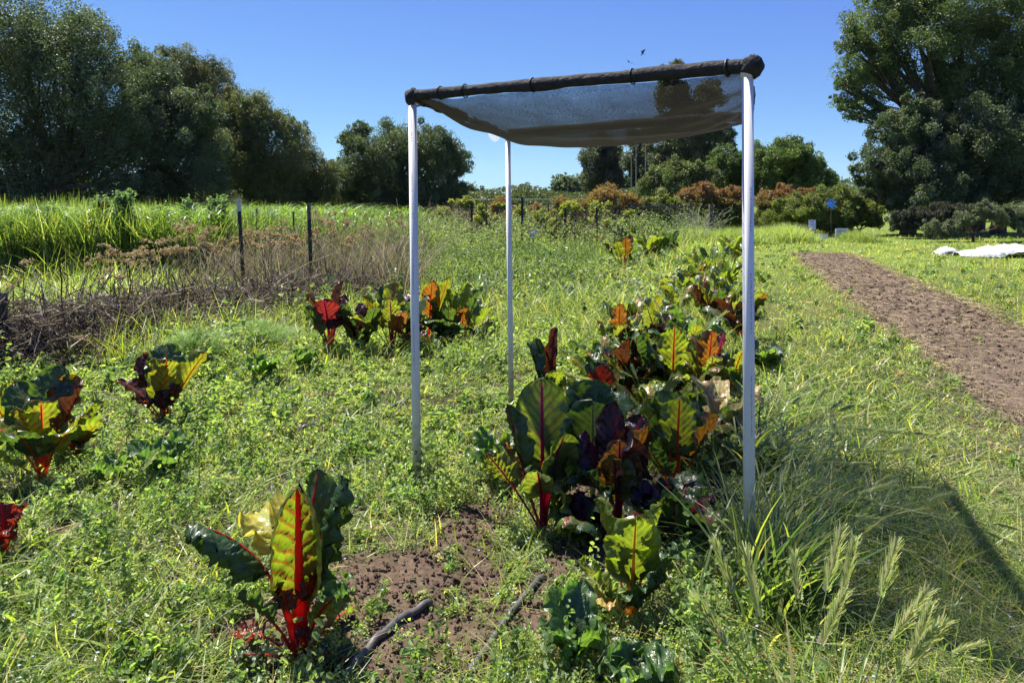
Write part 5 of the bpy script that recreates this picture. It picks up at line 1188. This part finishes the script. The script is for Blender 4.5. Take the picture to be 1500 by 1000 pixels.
fluff('silvery_weeds', 'grey green herbs under the far vines', 'weeds', [(690, 940, 350, 375), (620, 760, 345, 385), (900, 1010, 340, 360)], 34000, .07, [(.17, .21, .14), (.11, .15, .07), (.14, .19, .05)], [2, 2, 1], 1.0)
fluff('brown_undergrowth', 'brown dry undergrowth round the far stakes', 'dead plants', [(640, 760, 348, 372), (780, 905, 350, 370), (600, 720, 345, 365)], 22000, .06, [(.18, .13, .10), (.12, .09, .07)], [1, 1], 1.15, mat=DRY)
fluff('dark_leafy_bed', 'dark green leafy bed around the middle leg in the distance', 'plants', [(640, 860, 375, 425)], 30000, .055, [(.08, .12, .05), (.12, .17, .06), (.05, .08, .04)], [2, 2, 1], .42)
def plume(label, px, py, w, h, d, n, c):
    x = (px - CX) * d / F; root = thing('plume_grass', label, 'grass tuft', (x, d, float(H(x, d))), 'feathery grass mounds by the far signs')
    b = np.stack([rng.normal(0, w, n), rng.normal(0, .5, n), np.zeros(n)], 1); env = np.exp(-(b[:, 0] / w / 1.6) ** 2)
    V, Fq, m = blades(b, U(0, 6.28, n), h * env * U(.6, 1.05, n), U(0, .5, n), U(0, .8, n), U(.008, .018, n), 3); mesh_obj('blades', V, Fq, GRASS, root, col=np.repeat(mixc(n, c, [1] * len(c)), m, 0))
SIL = [(.32, .36, .22), (.16, .22, .07), (.22, .28, .12)]
plume('wide pale feathery grass mound left of the small lilac sign', 1150, 350, .7, .8, 27, 6000, SIL)
plume('pale grass mound just right of the right front leg', 1105, 350, .6, .65, 27.5, 4500, [(.18, .24, .06), (.26, .31, .16)])
plume('green grass mound right of the larger white sign', 1258, 350, .35, .55, 27, 2600, [(.14, .2, .06), (.22, .26, .12)])
plume('silvery spiky grass clump below the grey rail', 1015, 340, .9, .75, 26, 5000, [(.22, .27, .17), (.14, .19, .09)])
plume('green grass mound left of the right front leg in the distance', 1065, 345, .8, .7, 26, 5000, [(.14, .2, .06), (.22, .28, .12)])
# leafless grey shrub
x, d = pt(1020, 300, 27)[0], 27; root = thing('bare_shrub', 'leafless silvery shrub with tangled twigs by the grey rail', 'shrub', (x, d, 0)); n = 90; k = 6; s = np.linspace(0, 1, k)
a = U(0, 6.28, n); Pp = np.zeros((n, k, 3)); rr_ = U(.3, 1.5, n); Pp[:, :, 0] = np.cos(a)[:, None] * rr_[:, None] * s; Pp[:, :, 1] = np.sin(a)[:, None] * rr_[:, None] * s * .5; Pp[:, :, 2] = U(.6, 1.35, n)[:, None] * s ** .8; Pp[:, 1:] += rng.normal(0, .08, (n, k - 1, 3))
V, Fq = vtubes(Pp, .014 * (1 - .7 * s), 4); Geo().add(V, Fq, (.36, .36, .31)).obj('branches', DRY, root)
m = 500; ii = rng.integers(0, n, m); V, Fq = leafquads(Pp[ii, rng.integers(2, k, m)] + rng.normal(0, .05, (m, 3)), .07, .3); mesh_obj('leaves', V, Fq, SHRUBLEAF, root, col=np.repeat(cvar(m, (.25, .3, .08)), 4, 0))

# ------------------------------------------------------------------ far fence, rail, poles, signs
def wpt(px, py, d): return np.array(pt(px, py, d))
root = thing('wooden_rail', 'weathered grey wooden rail on two posts in front of the red tipped shrubs', 'rail', (wpt(965, 300, 27.5)[0], 27.5, 0)); ox = wpt(965, 300, 27.5)[0]
a, b = wpt(925, 303, 27.5), wpt(1012, 302, 27.5)
V, Fq = box((a[0] + b[0]) / 2 - ox, 0, a[2], b[0] - a[0], .05, .09); mesh_obj('rail', V, Fq, OLDWOOD, root)
for px in (925, 1012):
    q = wpt(px, 300, 27.5); V, Fq = box(q[0] - ox, .06, .68, .09, .06, 1.5); mesh_obj('post', V, Fq, OLDWOOD, root)
q = wpt(1042, 300, 27); ob = mesh_obj('wooden_post', *box(0, 0, .62, .16, .14, 1.4), OLDWOOD, loc=(q[0], 27, 0)); tag(ob, 'thick grey wooden post left of the right front leg', 'post')
root = thing('wire_fence', 'thin dark wire fence line far beyond the vines', 'fence', (-2, 60, 0))
g1 = Geo()
for z in (1.5, .95, .45): g1.add(*tube([[-9, 0, z], [0, 0, z - .02], [12, 0, z]], .018, 4))
g1.obj('wire', STEEL, root)
for xx in np.arange(-9, 12.1, 3.0): mesh_obj('post', *captube([[xx, 0, -.1], [xx, 0, 1.6]], .035, 6), STEEL, root)
for l, px, yt, d in [('slim pale pole in front of the eucalyptus trees, the tallest', 946, 192, 70), ('slim pale pole left of the tallest one', 932, 205, 72), ('short slim pole left of the other two', 925, 230, 74)]:
    x, y_, z = pt(px, yt, d); ob = mesh_obj('utility_pole', *captube([[0, 0, -.2], [0, 0, z]], [.07, .045], 8), solid('pole_paint', (.22, .22, .2), .7), loc=(x, d, 0)); tag(ob, l, 'pole', 'slim poles by the eucalyptus trees')
SIGNW = solid('sign_white', (.72, .72, .74), .6); SIGNL = solid('sign_lilac', (.55, .52, .75), .6); BLUE = solid('blue_paint', (.10, .30, .75), .5)
def sign(label, px, py, w, h, d, mat, lines, base=0):
    x, y_, z = pt(px, py, d); root = thing('garden_sign', label, 'sign', (x, d, 0), 'small signs in the far beds'); mesh_obj('stake', *box(0, .02, z / 2 - .05, .04, .03, z + .1), OLDWOOD, root)
    pn_ = mesh_obj('panel', *box(0, 0, z, w, .02, h), mat, root); g1 = Geo()
    for j in range(lines): g1.add(*box(U(-.02, .02), -.012, z + h * (.3 - .6 * j / max(1, lines - 1)), w * U(.5, .75), .003, h * .07))
    g1.obj('lettering', INK, pn_)
sign('small lilac white sign left of the big leafy shrub stem', 1190, 329, .26, .36, 28.5, SIGNL, 3)
sign('larger white sign with lines of text right of the others', 1233, 342, .48, .38, 28, SIGNW, 5)
sign('low white sign between the lilac one and the larger white one', 1206, 347, .32, .2, 27.8, SIGNW, 2)
sign('small lilac sign among the vines right of the middle leg', 781, 342, .18, .2, 21.5, SIGNL, 2)
x, y_, z = pt(1212, 298, 30); root = thing('garden_pinwheel', 'blue star shaped pinwheel on a stick in the leafy shrub', 'pinwheel', (x, 29.6, 0)); mesh_obj('stick', *captube([[0, .05, 0], [0, .05, z]], .012, 6), OLDWOOD, root)
g1 = Geo()
for j in range(7):
    a = j * 2 * math.pi / 7 + .2; e = np.array([math.cos(a), 0, math.sin(a)]); f = np.array([-math.sin(a), 0, math.cos(a)]); r_ = .26
    for sgn in (1,):
        g1.add([[0, 0, z], list(e * r_ * .5 + f * .055 + [0, -.02, z]), list(e * r_ + f * .05 + [0, .01, z]), list(e * r_ * .55 - f * .05 + [0, .02, z])], [[0, 1, 2, 3]])
g1.obj('vanes', BLUE, root); mesh_obj('hub', *captube([[0, -.03, z], [0, .04, z]], .04, 10), BLUE, root)
# white sheet on the grass
a, b = at(1415, 378), at(1535, 374); cx0, cy0 = (a[0] + b[0]) / 2, (a[1] + b[1]) / 2
Xg, Yg = np.meshgrid(np.linspace(-1.45, 1.5, 90), np.linspace(-.55, .6, 36)); rad = np.clip(1 - (Xg / 1.5) ** 2 - ((Yg - .02) / .6) ** 2, 0, 1)
zz = .06 + .24 * np.clip(rad, 0, 1) ** .45 * np.where(Xg < -.6, .55, 1) * (1 + .5 * (fbm(Xg * 3, Yg * 3, 13) - .5)) + .09 * (fbm(Xg * 7, Yg * 7, 15, 4) - .5)
wv = 1 + .12 * (fbm(np.arctan2(Yg, Xg) * 3, Xg * 0, 4) - .5)
i = np.arange(Xg.size).reshape(Xg.shape); Fq = np.stack([i[:-1, :-1], i[:-1, 1:], i[1:, 1:], i[1:, :-1]], -1).reshape(-1, 4); keep = (rad.ravel() > .002)[Fq].any(1)
Zg = np.where(rad > .002, zz, 0.02)
ob = mesh_obj('row_cover_sheet', np.stack([Xg * wv, Yg * wv, Zg], -1), Fq[keep], solid('white_fabric_sheet', (.52, .52, .50), .8, .2, bump=.9, bscale=12), smooth=True, loc=(cx0 + .15, 20.3, float(H(cx0, 20.3)))); tag(ob, 'crumpled white fabric sheet lying on the grass at right', 'sheet')
ob = mesh_obj('row_cover_sheet', np.stack([Xg * .22, Yg * .4, Zg * .7], -1), Fq[keep], bpy.data.materials['white_fabric_sheet'], smooth=True, loc=(pt(1385, 370, 20.8)[0], 20.8, 0)); tag(ob, 'small crumpled end of white fabric left of the main sheet', 'sheet')
# birds
FEATHER = solid('dark_feathers', (.03, .03, .035), .7)
def bird(label, px, py, d, tilt):
    x, y_, z = pt(px, py, d); g1 = Geo(); t = np.linspace(-1, 1, 9)
    V, Fq = captube(np.stack([t * 0, t * .13, 0 * t], 1), .035 * (1 - t ** 2) ** .6 + .004, 8); g1.add(V, Fq)
    for sg in (-1, 1):
        g1.add([[0, .06, .01], [0, -.06, .01], [sg * .16, -.05, .07], [sg * .14, .05, .08], ], [[0, 1, 2, 3]]); g1.add([[sg * .16, -.05, .07], [sg * .14, .05, .08], [sg * .34, -.06, .03], [sg * .3, -.02, .035]], [[0, 1, 3, 2]])
    g1.add([[0, -.12, 0], [-.03, -.22, 0], [.03, -.22, 0], [0, -.2, .004]], [[0, 1, 3, 2]])
    ob = g1.obj('bird', FEATHER, loc=(x, d, z)); ob.rotation_euler = (tilt, .4, tilt * 2); tag(ob, label, 'bird', 'dark birds flying in the sky')
bird('dark bird flying higher and to the right above the cloth', 941, 77, 42, .9); bird('dark bird flying lower and to the left above the cloth', 921, 91, 48, .3)
# far hills and woodland edge
def hills(name, d, pts_, mat, dep):
    P_ = np.array(pts_, float); xs_ = np.linspace(P_[0, 0], P_[-1, 0], 160); ys_ = np.interp(xs_, P_[:, 0], P_[:, 1]) + (fbm(xs_ * .05, xs_ * 0, 3) - .5) * 3
    X = (xs_ - CX) * d / F; Zt = CAM_H - (ys_ - HY) * d / F; rows = [np.stack([X, 0 * X + d + dep * f, np.maximum(Zt, 0) * hh - 3 * (f != .5)], 1) for f, hh in ((0, 0), (.25, .7), (.5, 1), (1, 0))]
    V = np.stack(rows); i = np.arange(4 * 160).reshape(4, 160); ob = mesh_obj(name, V.reshape(-1, 3), np.stack([i[:-1, :-1], i[:-1, 1:], i[1:, 1:], i[1:, :-1]], -1).reshape(-1, 4), mat, smooth=True); tag(ob, kind='structure')
hills('hills', 2900, [(-200, 285), (300, 282), (600, 278), (700, 284), (740, 282), (800, 284), (1000, 284), (1150, 280), (1225, 270), (1300, 266), (1500, 270), (1700, 275)], solid('far_forest', (.05, .07, .05), .95, .05, .4, .01), 1500)
n = 60000; x = U(-170, 170, n); y = 150 + rng.normal(0, 6, n); z = U(0, 1, n) * (4.5 + 3.5 * fbm(x * .05, x * 0, 12)) * np.where(np.abs(x + 4) < 12, .35, 1) * np.where(x > 40, .8, 1)
V, Fq = leafquads(np.stack([x, y, z], 1), U(.4, 1.0, n), .3); tag(mesh_obj('far_woods', V, Fq, TREELEAF, col=np.repeat(mixc(n, OAK, OW), 4, 0)), 'continuous far belt of woodland behind the field trees', 'woodland', kind='stuff')

n = 26000; x = U(-30, 16, n); y = 64 + rng.normal(0, 1.6, n); z = U(0, 1, n) ** .8 * (1.6 + 1.6 * fbm(x * .25, x * 0, 22)); V, Fq = leafquads(np.stack([x, y, z], 1), U(.15, .35, n), .2)
tag(mesh_obj('far_hedge', V, Fq, TREELEAF, col=np.repeat(mixc(n, [(.07, .09, .035), (.10, .12, .05)], [1, 1]), 4, 0)), 'low ragged dark green hedge behind the far vine row and wire fence', 'hedge')

hz = mesh_obj('haze', *box(0, 2900, 150, 9000, 8200, 312), None)
hm = bpy.data.materials.new('haze_air'); hm.use_nodes = True; hn = hm.node_tree
for n_ in list(hn.nodes): hn.nodes.remove(n_)
ho = hn.nodes.new('ShaderNodeOutputMaterial'); hv_ = hn.nodes.new('ShaderNodeVolumePrincipled')
hv_.inputs['Color'].default_value = (.75, .85, 1, 1); hv_.inputs['Density'].default_value = 3e-5; hv_.inputs['Anisotropy'].default_value = .2
hn.links.new(hv_.outputs[0], ho.inputs['Volume']); hz.data.materials.clear(); hz.data.materials.append(hm); tag(hz, kind='stuff')
